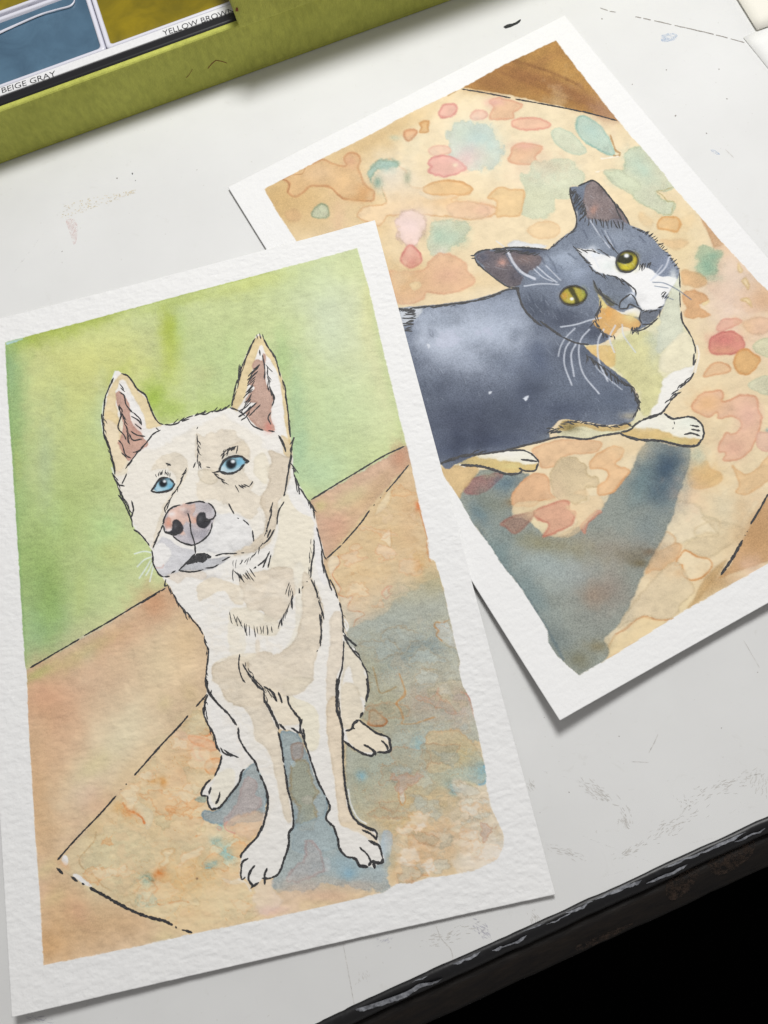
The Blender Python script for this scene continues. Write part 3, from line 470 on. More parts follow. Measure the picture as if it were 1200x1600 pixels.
    S.extend([(zB(470,668, 520,650, 570,648), 7), (zB(505,640, 550,625, 600,635), 8), (zB(480,660, 540,640, 580,640), 9)])
    s(3, zB(360,500, 400,518, 430,510), zB(560,450, 600,438))
        # cheek
    s(2.4, zB(690,355, 705,385, 720,410), zB(735,430, 745,434), zB(765,440, 790,460, 798,470), zB(815,495, 822,555)); S.extend(fur(zB(920,345, 905,440, 880,520), 10, 11, 105, 1.8, 14)); s(2.4, zB(980,345, 950,400, 942,465), zB(930,490, 900,540, 870,568), zB(910,490, 890,535), zB(905,605, 880,650, 820,695), zB(912,620, 895,690), zB(890,640, 868,690)); S.extend(fur(zB(710,705, 760,730, 810,700), 11, 14, 70, 1.7, 25))
    # right of the neck
    s(2.6, zB(950,0, 970,40, 990,80), zB(1030,10, 1012,90), zB(1020,100, 1000,200, 985,290, 978,318), zB(1010,130, 1000,180)); S.extend(fur(zB(1020,150, 1045,250, 1090,320, 1120,370), 20, 13, 65, 2, 20)); s(2.4, zB(1115,345, 1120,385), zB(1132,380, 1138,435), zB(1135,540, 1135,600, 1120,680, 1118,740), zB(1150,480, 1165,540, 1185,620, 1200,650), zB(1120,750, 1140,795))
    s(2.3, zB(1120,335, 1200,290))
    # chest contour left
    s(2.6, zC(62,30, 65,70, 95,125, 120,138), zC(130,150, 125,185, 138,180)); S.extend(fur(zC(140,180, 200,280, 260,345), 16, 12, 65, 1.8, 18)); s(2.6, zC(240,320, 275,368, 300,395, 325,440), zC(330,455, 338,490, 352,515, 350,560, 340,640, 335,690), zC(335,690, 355,745, 400,800), zC(350,680, 345,720, 372,765))
    s(2.3, zC(0,275, 60,240, 130,195))
    # chest fur
    S.extend(fur(zC(765,170, 790,230, 760,310, 720,380), 14, 14, 100, 1.6, 14)); S.extend(fur(zC(460,330, 500,350, 560,400, 640,400, 690,400), 14, 12, 78, 1.5, 14)); s(2.3, zC(515,540, 510,600, 525,660, 545,690), zC(530,590, 560,640, 610,690, 640,720), zC(640,710, 690,740, 710,790), zC(720,740, 738,795), zC(768,760, 770,800), zC(640,720, 642,795), zC(555,640, 575,670))
    s(2.6, zC(905,0, 890,70, 885,140), zC(885,150, 910,200, 925,255), zC(925,260, 945,320, 955,360), zC(932,330, 940,420, 935,500), zC(922,520, 916,528), zC(940,0, 945,60, 955,120), zC(950,70, 975,150, 995,210), zC(960,110, 985,170), zC(985,150, 1010,200, 1025,250), zC(1035,270, 1050,340, 1055,430), zC(1055,440, 1080,460, 1125,498), zC(1060,450, 1095,510, 1150,575), zC(1110,520, 1140,545), zC(1150,585, 1178,640, 1185,720, 1175,790), zC(1058,470, 1050,600, 1030,680, 1020,790), zC(1035,670, 1020,740), zC(825,195, 828,235), zC(845,185, 840,200), zC(862,163, 870,162))
    S.extend(fur(zB(1120,540, 1110,700) + zC(900,150, 940,300, 935,480), 18, 9, 92, 1.3, 16)); S.extend(fur(zC(330,440, 345,520, 340,640, 350,720), 14, 7, 80, 1.3, 20)); S.extend(fur(zC(1050,330, 1060,430, 1110,500, 1180,640), 14, 8, 60, 1.4, 22)); S.extend(fur(zB(870,560, 800,640, 700,660), 12, 9, 110, 1.3, 22)); S.extend(fur(zC(540,580, 610,690, 700,760), 10, 10, 70, 1.4, 16)); S.extend(fur(zD(440,60, 480,180, 520,260), 12, 9, 72, 1.5, 16)); S.extend(fur(zD(130,110, 150,230, 200,370), 10, 8, 70, 1.5, 18)); S.extend(fur(zD(830,100, 840,200, 850,300), 10, 9, 84, 1.4, 12)); S.extend(fur(zA(75,480, 80,600, 120,760), 10, 7, 75, 1.4, 18)); S.extend(fur(zA(1000,310, 1030,450, 1045,620), 10, 7, 80, 1.4, 16)); S.extend(fur(zA(830,150, 790,280, 745,430), 12, 8, 112, 1.4, 12)); S.extend(fur(zB(330,500, 300,580), 6, 6, 110, 1.2, 20))
    # legs (heavier pen)
    s(3.4, zD(140,0, 150,60, 200,130, 260,190, 300,245), zD(308,255, 312,310, 350,380, 395,435, 415,490), zD(125,150, 130,190, 150,240, 180,290, 195,350, 215,385), zD(150,85, 135,120, 130,180), zD(222,400, 210,450, 185,510), zD(165,525, 135,555, 115,605, 148,612), zD(148,610, 150,650, 170,682, 195,680), zD(175,675, 210,672, 260,610, 310,545, 325,490, 342,472), zD(212,588, 208,620, 190,655), zD(165,565, 155,605))
    s(2.6, zD(215,360, 235,390, 280,405), zD(230,370, 260,390, 310,412), zD(240,375, 270,408), zD(170,60, 160,90))
    s(3.4, zD(375,0, 410,40, 440,65), zD(440,60, 445,115, 465,150), zD(455,130, 490,200, 515,240), zD(470,150, 500,215, 520,265), zD(515,275, 530,340, 545,440), zD(545,450, 558,520, 565,580, 585,650, 595,740, 592,775, 570,798), zD(520,235, 555,270), zD(580,255, 625,285), zD(565,90, 575,140, 610,190, 628,215, 630,290), zD(640,210, 632,260, 650,320), zD(645,260, 655,320), zD(650,320, 690,440, 720,530, 762,610))
    s(2.4, zD(440,40, 480,70, 505,120), zD(515,70, 535,130), zD(560,90, 570,140), zD(470,50, 495,90))
    s(3.8, zD(420,500, 450,570, 462,640, 450,720, 425,800), zE(432,300, 405,360, 360,405, 325,450, 322,470), zE(360,470, 330,490, 322,540, 325,580, 345,568), zE(395,505, 370,540, 362,580, 385,612, 415,595), zE(372,628, 392,605), zE(458,520, 445,560, 448,608), zE(430,575, 480,572, 520,545, 545,480, 570,400, 572,335, 598,310))
    s(3.8, zE(765,150, 785,205, 768,240, 768,270, 800,300), zE(800,295, 825,365, 835,420, 870,460, 905,465), zE(1000,380, 1040,405, 1055,450, 1060,470)); s(5.4, zE(900,462, 925,480, 940,508, 985,515), zE(985,510, 1005,488, 1050,495, 1062,470), zE(1012,490, 1018,525)); s(3.6, zE(938,412, 975,445, 995,480, 998,505), zE(950,322, 1000,345, 1030,375), zE(925,285, 985,310, 1025,330, 1030,370), zE(985,375, 1035,405))
    s(3.8, zD(822,0, 818,80, 825,150), zD(830,60, 820,160, 845,230), zD(825,160, 850,260, 852,340, 855,450, 865,560, 880,650, 905,720, 960,770, 1015,795), zD(835,190, 848,250))
    s(3.8, zD(975,0, 985,60, 972,120), zD(968,140, 962,165), zD(958,175, 940,205), zD(935,215, 910,235, 895,265, 865,272), zD(905,255, 915,265), zD(935,215, 980,250, 1030,285, 1085,305, 1100,345, 1095,380, 1030,385), zD(858,325, 905,362, 960,392, 1000,402, 1022,385), zD(960,345, 990,360, 1020,385, 1022,402), zD(1052,322, 1080,350, 1088,375))
    return S

# ================================================================== the cat picture
cat_frame = [(413, 295), (445, 279), (505, 247), (570, 215), (634, 180), (721, 138), (790, 100), (869, 63), (883, 83), (925, 137), (965, 188), (1004, 233), (1036, 270), (1050, 290), (1094, 339), (1127, 377), (1180, 435), (1205, 460), (1330, 600), (1410, 700), (1400, 745), (1200, 881), (1073, 952), (951, 1029), (905, 1055), (889, 1042), (868, 1022),
  (857, 1004), (856, 985), (817, 923), (782, 879), (768, 855), (740, 820), (718, 780), (689, 736), (600, 590), (520, 470), (460, 372), (427, 321)]
cat_body = [(600, 487), (623, 481), (658, 478), (700, 474), (739, 468), (772, 459), (793, 451), (812, 452), (850, 470), (905, 530), (920, 548), (960, 580), (985, 600), (996, 622), (996, 640), (985, 660), (950, 664), (920, 660), (880, 655), (868, 663), (858, 674), (856, 688), (819, 697), (790, 704), (745, 712), (715, 724), (690, 727), (640, 640)]
cat_paw_back = zd(20,345, 110,318, 200,300, 300,284, 380,280, 420,300, 441,335, 425,370, 370,370, 355,380, 310,382, 250,360, 180,348, 100,345)
cat_head = za(70,430, 75,455, 120,500, 180,550, 240,590, 290,600, 310,670, 350,740, 420,800) + zb(270,315, 330,355, 400,385, 480,395, 540,385, 600,340, 640,300, 720,320, 800,275, 845,220, 870,160) + za(1090,610, 1125,560, 1138,510, 1110,460, 1080,420, 1040,390, 1000,340, 950,300, 900,280, 880,270, 830,190, 780,130, 730,70, 690,40, 650,52, 610,72, 568,75, 575,120, 590,180, 605,240, 590,290, 550,320, 500,360, 450,400, 370,392, 280,388, 200,395, 110,405)
cat_chest = zb(440,400, 560,395, 640,330, 720,320, 800,275, 850,215, 880,130, 940,30, 943,200, 952,270, 1000,350, 1027,420, 1022,500, 990,580, 940,630, 890,690, 850,750, 780,780, 740,800) + zd(880,160, 840,195, 790,208, 700,222, 600,236, 540,225, 515,205, 530,170, 560,150, 640,170, 740,180, 800,165, 850,130, 865,80, 850,20) + zb(600,560, 520,500, 450,460)
cat_paw = zd(790,205, 840,190, 880,155, 930,135, 975,125, 1030,148, 1090,140, 1130,165, 1146,210, 1135,245, 1100,263, 1050,260, 950,240, 850,236)
cat_all = cat_body

def paint_cat(X, Y):
    c = Canvas(X, Y); B = c.blob; W = (234, 234, 232); c.rk = .8; c.sk = 1.9
    frame = c.mask(cat_frame, smooth=False, soft=1.2, rough=1.0, rs=6)
    c.clip = frame
    big = [(380, 200), (900, 20), (1450, 680), (900, 1100)]
    c.wash([(380, 300), (870, 20), (1460, 700), (900, 1120)], (232, 212, 172), smooth=False, reg=1, var=.03)
    B(470, 310, 110, 70, (214, 176, 116), .95); B(430, 310, 40, 40, (204, 164, 100), .7); B(560, 230, 100, 22, (212, 176, 118), .75, ang=-27); B(640, 190, 70, 14, (214, 180, 122), .7, ang=-27); B(560, 300, 60, 50, (218, 184, 128), .6)
    B(640, 440, 50, 40, (214, 178, 120), .7); B(600, 350, 60, 30, (222, 190, 138), .5); B(720, 190, 60, 40, (238, 222, 186), .8); B(830, 250, 100, 60, (238, 222, 186), .7); B(1000, 320, 60, 60, (230, 208, 162), .6); B(1060, 400, 40, 70, (228, 204, 154), .7)
    B(750, 140, 30, 8, (206, 168, 108), .6); B(1100, 560, 80, 80, (226, 204, 160), .6); B(1100, 740, 90, 90, (224, 200, 156), .6); B(1180, 640, 50, 80, (222, 198, 154), .5); B(700, 400, 40, 40, (228, 204, 158), .5); B(740, 440, 50, 14, (224, 192, 138), .6)
    for k in range(40):
        x, y = RNG.uniform(420, 1200), RNG.uniform(100, 1000)
        B(x, y, RNG.uniform(14, 44), RNG.uniform(12, 36), (230 + RNG.uniform(-12, 8), 206 + RNG.uniform(-14, 12), 164 + RNG.uniform(-20, 18)), .28)
    ORG, PINK, TEAL, SAGE = (226, 178, 124), (226, 176, 158), (172, 200, 190), (196, 204, 178)
    # brown corner (wooden floor)
    c.wash([(700, 150), (800, 80), (872, 40), (985, 195), (966, 189), (900, 172), (850, 160), (780, 145), (722, 137)], (176, 128, 68), smooth=False, soft=2, rough=1, rs=8, var=.08, reg=2)
    B(880, 110, 60, 20, (192, 144, 76), .8, ang=40); B(830, 125, 60, 14, (146, 96, 58), .8, ang=22); B(900, 150, 50, 12, (150, 100, 62), .8, ang=28); B(770, 130, 40, 14, (148, 100, 60), .6, ang=10); B(860, 145, 50, 8, (176, 126, 62), .6, ang=22); B(940, 175, 20, 10, (140, 94, 58), .7, ang=35); B(850, 95, 30, 8, (160, 112, 66), .5, ang=-30)
    c.line(zi(560,25, 700,45, 850,90, 1000,160), 4, (130, 86, 52), .5, soft=5, rough=2); c.line(zi(640,95, 760,140, 900,200, 1080,250), 4, (136, 90, 56), .4, soft=6, rough=2)
    # dried puddles at top left
    c.wash(zf(140,335, 190,300, 240,270, 300,245, 345,228, 400,250, 465,262, 460,220, 490,192, 535,205, 548,240, 535,275, 560,340, 590,380, 615,400, 610,440, 570,450, 500,445, 440,430, 390,380, 330,370, 280,375, 240,410, 200,425, 165,400, 170,350), (216, 172, 118), .8, rim=.85, rimcol=(186, 118, 70), rw=1.6, var=.08)
    B(500, 270, 26, 14, (222, 186, 144), .6); B(548, 252, 12, 10, (216, 156, 120), .7); B(570, 300, 12, 12, (210, 148, 86), .7); B(560, 310, 20, 6, (206, 148, 84), .5)
    c.line(zf(135,335, 160,340, 175,370, 165,400), 1.6, (168, 106, 62), .7, rough=1); c.line(zf(190,310, 240,305, 255,275), 1.4, (176, 118, 70), .6, rough=1)
    c.wash(zf(300,490, 340,460, 375,475, 383,520, 350,540, 295,530), (178, 188, 158), .95, rim=.9, rimcol=(122, 138, 104), rw=1.4); c.wash(zf(150,510, 200,490, 235,520, 220,550, 170,550), (208, 160, 110), .5, soft=6)
    # teal/pink bloom
    c.wash(zf(525,520, 560,480, 620,465, 675,455, 660,400, 590,350, 582,310, 610,260, 650,232, 720,235, 750,270, 780,290, 790,350, 850,380, 920,350, 1000,340, 1080,350, 1130,380, 1110,410, 1040,430, 1020,450, 1150,455, 1230,470, 1270,500, 1200,535, 1100,540, 980,530, 880,520, 740,525, 680,530, 640,580, 540,540), (230, 200, 158), .9, rough=2, rim=.7, rimcol=(206, 148, 92), rw=1.4)
    c.wash(zf(870,380, 930,345, 1000,338, 1080,350, 1130,380, 1100,412, 1000,415, 900,415), (226, 182, 122), .85, rim=.7, rimcol=(206, 142, 80)); c.wash(zf(850,400, 910,440, 1000,430, 930,420), (238, 220, 188), .7, rim=.4); B(740, 325, 30, 12, (228, 178, 138), .7); B(700, 315, 30, 10, (230, 186, 132), .6); B(755, 328, 12, 9, (228, 168, 148), .7)
    B(612, 275, 34, 26, (222, 216, 200), .85); B(640, 290, 26, 20, (228, 210, 180), .6); c.wash(zf(582,310, 610,260, 650,232, 720,235, 745,265, 690,275, 640,280, 610,300, 600,350), (150, 186, 174), .9, rough=3, soft=5, rim=.6, rimcol=(104, 146, 124), rw=2); B(636, 278, 6, 10, (146, 160, 134), .7); B(590, 285, 7, 10, (112, 156, 140), .8); B(604, 262, 12, 8, (156, 196, 190), .6)
    c.line(zf(655,370, 660,400, 678,450), 1.4, (160, 150, 110), .6, rough=1)
    c.wash(zf(745,520, 790,490, 880,530, 890,580, 850,660, 810,700, 770,670, 735,640, 745,590, 730,560), (228, 200, 196), .9, rough=3.5, rs=6, soft=4, rim=.55, rimcol=(176, 146, 118)); B(640, 350, 20, 18, (232, 206, 206), .6); B(655, 335, 20, 12, (230, 206, 190), .5); B(662, 365, 6, 10, (170, 150, 120), .4)
    c.wash(zf(790,680, 820,680, 860,730, 862,770, 810,797, 765,780, 752,750, 770,710), (222, 150, 136), .92, rim=.85, rimcol=(196, 96, 92), rw=1.6); B(640, 390, 7, 12, (226, 176, 160), .5); B(645, 411, 8, 6, (208, 116, 110), .5)
    c.wash(zf(930,560, 1000,540, 1080,560, 1120,590, 1080,650, 1020,690, 960,730, 920,740, 900,690, 910,620), (196, 204, 178), .92, rough=4, rs=6, soft=5, rim=.4, rimcol=(146, 166, 134)); B(700, 372, 22, 16, (164, 196, 174), .7); B(720, 355, 12, 8, (182, 196, 160), .5); B(690, 395, 10, 7, (222, 212, 200), .7); B(685, 368, 8, 12, (150, 190, 168), .5); B(725, 375, 8, 10, (170, 188, 160), .5)
    # long pink-orange puddle above the cat's back
    c.wash(zf(690,820, 760,815, 880,800, 900,760, 960,720, 1020,725, 1090,770, 1100,810, 1135,840, 1130,880, 1050,920, 950,930, 890,925, 870,960, 790,985, 730,970), (222, 172, 132), .85, rough=1.5, rim=.55, rimcol=(206, 138, 104), soft=3); B(630, 440, 30, 26, (216, 172, 116), .6); c.wash(zf(800,880, 850,865, 860,900, 820,910), (232, 208, 156), .7, rough=2); B(700, 430, 24, 14, (224, 168, 140), .5)
    # scattered petals, top
    c.wash(zi(205,352, 250,348, 262,365, 225,402, 202,380), (220, 160, 112), .9, rim=.8, rimcol=(190, 110, 66)); c.wash(zi(270,320, 315,310, 310,340, 318,362, 272,362, 282,340), (218, 166, 102), .9, rim=.8, rimcol=(188, 120, 60)); B(616, 215, 8, 4, (190, 200, 170), .7)
    c.wash(zi(355,275, 380,240, 430,235, 445,258, 420,290, 380,298, 360,292), (228, 170, 154), .92, rim=.85, rimcol=(204, 110, 106)); c.wash(zi(497,290, 520,265, 555,262, 578,285, 560,302, 510,305), (232, 184, 162), .85, rim=.65, rimcol=(214, 140, 124))
    c.wash(zi(582,225, 610,206, 650,212, 700,222, 732,240, 720,262, 690,275, 695,300, 640,305, 585,305, 590,270, 600,250), (230, 182, 142), .92, rim=.65, rimcol=(216, 140, 110)); B(772, 160, 14, 7, (232, 168, 160), .7); c.wash(zi(680,315, 720,298, 780,295, 840,310, 858,330, 830,345, 770,352, 700,345), (230, 178, 148), .9, rim=.7, rimcol=(218, 134, 116)); c.wash(zi(690,425, 740,408, 820,425, 815,450, 790,470, 795,500, 730,508, 670,492, 680,460), (228, 178, 138), .92, rim=.65, rimcol=(214, 138, 104)); B(820, 228, 18, 6, (230, 164, 152), .6)
    # pale blue flower
    c.wash(zi(440,320, 480,315, 540,325, 590,330, 600,370, 625,400, 645,440, 635,480, 600,520, 540,525, 490,530, 430,500, 400,450, 410,420, 395,370), (196, 206, 194), .92, rough=5, rs=6, soft=5, rim=.35, rimcol=(150, 178, 160)); B(745, 215, 26, 22, (176, 206, 204), .8); B(765, 235, 18, 24, (172, 206, 204), .6); B(735, 240, 20, 14, (214, 190, 194), .6); B(720, 205, 14, 14, (190, 208, 190), .6)
    c.wash(zi(310,440, 350,420, 400,425, 410,455, 330,465), (230, 190, 166), .85, rim=.5, rimcol=(216, 152, 130)); c.wash(zi(320,480, 370,465, 430,480, 480,520, 440,550, 370,560, 315,540, 325,515, 310,500), (230, 168, 158), .9, rough=1.5, rim=.65, rimcol=(206, 112, 112)); B(710, 262, 20, 8, (228, 176, 160), .6); B(728, 250, 16, 10, (226, 186, 186), .6); B(711, 258, 4, 3, (238, 222, 190), .8)
    # leaves
    c.wash(zi(970,330, 980,290, 1020,292, 1080,330, 1110,370, 1135,430, 1140,465, 1080,445, 1020,410, 980,370), (176, 204, 190), .95, rim=.75, rimcol=(122, 172, 160)); B(925, 205, 18, 10, (166, 204, 196), .6, ang=35); c.line(zi(1125,375, 1140,420, 1150,445, 1168,455, 1158,470, 1140,465), 2.6, (170, 120, 66), .8, rough=1); c.wash(zi(865,355, 890,340, 950,365, 1000,410, 1018,450, 990,465, 940,455, 890,420, 865,385), (200, 210, 184), .92, rim=.45, rimcol=(164, 190, 166))
    c.wash(zi(725,550, 760,545, 780,490, 830,495, 880,478, 950,490, 1010,560, 1000,590, 945,610, 945,660, 880,660, 880,710, 820,745, 760,740, 725,720, 740,650, 735,600), (200, 208, 178), .92, rough=3, soft=3, rim=.35, rimcol=(170, 188, 156)); B(850, 270, 30, 22, (192, 206, 186), .5); B(835, 310, 20, 20, (204, 208, 172), .5)
    c.wash(zi(575,655, 625,608, 680,615, 740,620, 735,680, 720,735, 660,740, 615,735, 612,670), (230, 192, 134), .85, rim=.6, rimcol=(214, 156, 98)); c.wash(zi(750,800, 800,765, 860,760, 900,790, 880,830, 800,835), (230, 196, 146), .75, rim=.4, rimcol=(216, 164, 112)); c.wash(zi(395,690, 480,670, 560,690, 582,715, 560,745, 480,745, 420,740), (228, 188, 152), .6, soft=5, rim=.3)
    c.wash(za(750,0, 840,-20, 860,-110, 940,-130, 1000,-100, 1110,70, 1020,100, 1060,140, 1110,160, 1100,210, 1060,220, 990,190, 920,150, 880,100, 800,60), (192, 204, 176), .92, rough=2.5, soft=3, rim=.5, rimcol=(146, 166, 126)); B(1005, 262, 30, 16, (172, 204, 188), .7, ang=40); B(970, 285, 20, 10, (200, 210, 186), .5); c.wash(za(745,-8, 800,-20, 850,0, 940,60, 900,110, 850,90, 790,40), (194, 206, 174), .7, rim=.3)
    c.line(zg(265,120, 200,145, 140,155, 190,190, 230,240, 285,240, 268,300, 262,345, 200,345), 1.6, (164, 150, 90), .7, rough=1); c.line(zi(1085,480, 1160,470), 2, (244, 240, 226), .8, rough=1.5); c.line(zi(1060,540, 1095,530), 2, (244, 240, 226), .7, rough=1.5)
    c.wash(zg(140,435, 170,385, 210,365, 310,372, 340,430, 305,490, 230,480, 150,465), (226, 180, 118), .85, rim=.85, rimcol=(206, 134, 62), rw=1.5); c.wash(zg(170,560, 260,560, 340,545, 410,580, 340,630, 260,630), (222, 178, 124), .6, soft=6); c.wash(zg(0,330, 60,360, 110,420, 80,460, 0,400), (230, 188, 130), .5, soft=6)
    # right side
    c.wash(zg(505,370, 560,430, 690,570, 800,680, 1067,970, 1200,1120, 1200,1250, 1067,1150, 900,1180, 700,1080, 560,960, 620,640, 570,510), (218, 176, 136), .85, smooth=False, soft=4, rough=2); c.wash(zg(505,370, 570,500, 612,625, 690,595, 590,460), (200, 150, 104), .85, smooth=False, rim=.3, rimcol=(160, 112, 70), soft=2)
    B(1140, 420, 30, 34, (226, 202, 180), .85); B(1155, 440, 30, 26, (216, 200, 190), .6); B(1130, 460, 50, 34, (228, 200, 178), .8); B(1180, 520, 50, 40, (226, 192, 168), .7); B(1150, 490, 40, 26, (230, 204, 190), .7); B(1190, 470, 24, 20, (216, 166, 122), .6)
    c.wash(zg(470,690, 510,620, 550,605, 620,640, 690,680, 650,740, 640,830, 560,850, 500,860, 465,790, 500,740), (156, 184, 150), .85, rough=3, soft=7, rim=.3, rimcol=(110, 150, 120)); B(1105, 415, 14, 16, (116, 166, 142), .75); B(1115, 400, 10, 6, (110, 160, 138), .5); B(1112, 435, 16, 6, (150, 180, 150), .5)
    c.wash(zg(340,820, 430,820, 520,850, 560,920, 480,960, 420,940, 360,930), (218, 166, 110), .75, soft=4, rim=.3); c.wash(zg(360,1000, 430,980, 520,1000, 580,1070, 480,1100, 580,1180, 500,1205, 420,1210, 365,1180, 390,1120, 355,1070), (216, 158, 104), .85, rough=2, soft=3, rim=.5, rimcol=(196, 130, 76)); c.wash(zg(520,1090, 575,1060, 580,1075, 530,1105), (232, 208, 150), .8)
    for p in (zg(820,750, 855,810, 835,835, 815,790), zg(845,905, 880,870, 910,930, 905,975, 870,940), zg(840,1060, 890,1035, 920,1060, 935,1120, 880,1080)): c.wash(p, (234, 212, 164), .85, rim=.6, rimcol=(190, 150, 90))
    c.wash(zg(640,1310, 660,1240, 720,1210, 830,1220, 850,1250, 720,1310, 700,1325), (222, 160, 140), .8, rim=.5, rimcol=(206, 126, 110)); c.wash(zg(570,1440, 600,1370, 690,1325, 800,1330, 870,1400, 860,1470, 810,1500, 700,1515, 600,1505), (212, 126, 112), .95, rim=.75, rimcol=(184, 84, 80)); B(1130, 530, 20, 10, (202, 104, 100), .7); B(1130, 548, 20, 6, (222, 150, 112), .6)
    c.wash(zg(785,1540, 850,1465, 930,1490, 1000,1550, 990,1600, 900,1680, 800,1650), (222, 168, 100), .92, rim=.75, rimcol=(206, 132, 66)); c.wash(zg(940,1440, 1000,1390, 1100,1370, 1250,1400, 1200,1560, 1060,1540, 960,1490), (200, 200, 164), .9, rim=.5, rimcol=(164, 172, 132)); c.wash(zg(860,1250, 1000,1200, 1100,1240, 1060,1330, 930,1345), (228, 180, 146), .7, soft=4, rim=.4)
    c.wash(zh(440,215, 480,140, 540,115, 600,125, 628,175, 540,200), (226, 182, 136), .9, rim=.8, rimcol=(206, 138, 90)); c.wash(zh(745,270, 820,225, 900,210, 1000,250, 1000,330, 880,340, 790,310), (200, 202, 170), .9, rim=.5, rimcol=(164, 174, 138)); 
    c.wash(zh(360,440, 375,390, 430,330, 500,312, 565,310, 580,345, 570,385, 620,380, 680,345, 780,345, 815,370, 825,450, 848,500, 830,580, 810,640, 760,740, 690,790, 620,802, 575,795, 590,745, 545,740, 550,680, 600,600, 630,610, 670,600, 700,560, 690,520, 640,490, 570,510, 535,505, 535,470, 465,498), (226, 178, 146), .92, rim=.7, rimcol=(204, 128, 90)); B(1105, 630, 22, 18, (226, 172, 112), .7); B(1170, 650, 20, 24, (226, 172, 154), .7); B(1145, 700, 20, 16, (222, 164, 140), .6)
    c.wash(zh(815,610, 900,600, 1000,590, 1000,720, 830,725), (224, 180, 156), .9, rim=.5, rimcol=(206, 140, 116)); c.wash(zh(640,835, 700,875, 740,890, 810,850, 900,760, 1000,740, 1000,880, 880,950, 780,1020, 720,1036, 665,1020, 690,960), (222, 182, 130), .85, rim=.5, rimcol=(206, 148, 90)); B(1200, 672, 4, 3, (130, 160, 160), .7)
    B(1100, 742, 24, 14, (222, 176, 108), .85); c.wash(zh(330,920, 380,850, 460,800, 490,850, 560,890, 565,940, 470,985, 360,985), (222, 178, 112), .7, soft=5, rim=.4, rimcol=(206, 150, 84)); B(1088, 712, 14, 16, (170, 190, 170), .7); B(1070, 760, 10, 30, (190, 194, 168), .7)
    # pale puddles, lower right
    c.wash(zh(250,1090, 330,1085, 400,1110, 450,1170, 540,1220, 545,1300, 460,1300, 390,1330, 300,1380, 240,1360, 160,1300, 200,1180), (226, 210, 176), .85, rough=2, rim=.45, rimcol=(176, 160, 116)); c.wash(zh(380,1270, 450,1230, 545,1220, 545,1310, 470,1300, 390,1325), (232, 216, 180), .85, rim=.4, rimcol=(196, 172, 124)); c.wash(zh(800,1080, 820,1100, 760,1200, 715,1285, 690,1260, 750,1150), (236, 222, 186), .8, rim=.3); c.wash(zh(430,1190, 560,1220, 700,1260, 690,1330, 600,1400, 480,1470, 380,1450, 300,1400, 400,1330, 540,1310), (212, 192, 152), .6, soft=4, rim=.3, rimcol=(170, 150, 108))
    c.wash(zh(110,1400, 200,1370, 290,1380, 260,1470, 190,1550, 80,1560, 40,1580), (220, 176, 128), .85, soft=4, rim=.5, rimcol=(200, 130, 70)); c.wash(ze(780,30, 815,45, 820,75, 770,105, 745,105), (232, 212, 176), .85, rim=.5, rimcol=(206, 150, 92)); c.wash(ze(860,105, 905,125, 965,140, 970,180, 930,215, 890,228, 850,205, 850,165, 820,165), (236, 216, 176), .95, rim=.85, rimcol=(206, 120, 50), rw=1.4)
    B(1060, 895, 8, 8, (218, 140, 66), .8); B(1046, 890, 10, 14, (222, 164, 100), .6); B(1020, 880, 20, 26, (222, 178, 128), .6); c.wash(ze(690,375, 640,400, 590,440, 560,470, 545,545, 640,495, 760,430, 830,380, 760,385), (230, 204, 152), .85, rim=.55, rimcol=(206, 150, 90)); c.wash(ze(830,150, 760,190, 700,260, 620,360, 590,420, 690,372, 760,388, 820,375, 850,320, 900,270, 880,230), (216, 196, 160), .7, rough=2, rim=.4, rimcol=(176, 150, 104)); c.line(ze(580,445, 620,425, 660,390, 700,372, 740,385, 790,388, 830,375), 1.8, (200, 126, 74), .6, soft=2, rough=1.2)
    # wooden floor, lower right
    c.wash(zh(770,1240, 900,1020, 1100,800, 1300,900, 1100,1300, 880,1500, 540,1620, 620,1540, 700,1380), (200, 156, 108), .92, smooth=False, soft=3, rough=1, reg=10); B(1180, 830, 40, 50, (190, 144, 94), .6); B(1120, 910, 26, 18, (184, 140, 84), .7); B(1100, 930, 30, 10, (170, 126, 70), .5, ang=-50); B(1170, 880, 20, 14, (212, 172, 136), .6); B(1150, 905, 20, 10, (206, 164, 124), .5)
    c.wash(ze(890,340, 960,250, 1030,150, 1000,160, 930,240, 900,300, 870,345), (184, 142, 84), .6, soft=4)
    # painted shadow
    shade = [(1010, 690), (1050, 696), (1078, 700), (1071, 743), (1058, 780), (1054, 800), (1043, 824), (1028, 853), (1016, 872), (1008, 889), (985, 943), (962, 981), (945, 998), (948, 1027), (905, 1056), (885, 1050), (850, 1000), (817, 923), (782, 879), (748, 828), (736, 815), (716, 780), (728, 761), (746, 738), (772, 733), (801, 738), (826, 742), (808, 761), (799, 781), (803, 809), (820, 812), (856, 838), (882, 838), (907, 822), (937, 800), (959, 761), (984, 736)]
    c.wash(shade, (142, 150, 142), .94, soft=3, rough=2, rs=10, rim=.4, rimcol=(110, 122, 116), var=.06, reg=3)
    B(1040, 730, 28, 36, (64, 84, 108), .95, ang=20); B(1030, 770, 26, 24, (74, 96, 116), .8, ang=20); B(1000, 760, 16, 40, (110, 134, 140), .7, ang=25); B(1010, 830, 26, 40, (124, 138, 140), .7, ang=25); B(960, 810, 30, 30, (142, 150, 142), .6); B(950, 860, 60, 26, (150, 142, 128), .85); B(890, 860, 50, 20, (150, 142, 112), .85, ang=10); B(990, 870, 26, 14, (120, 110, 88), .6); B(1000, 880, 12, 6, (112, 100, 70), .7); B(1015, 862, 10, 6, (120, 96, 70), .6)
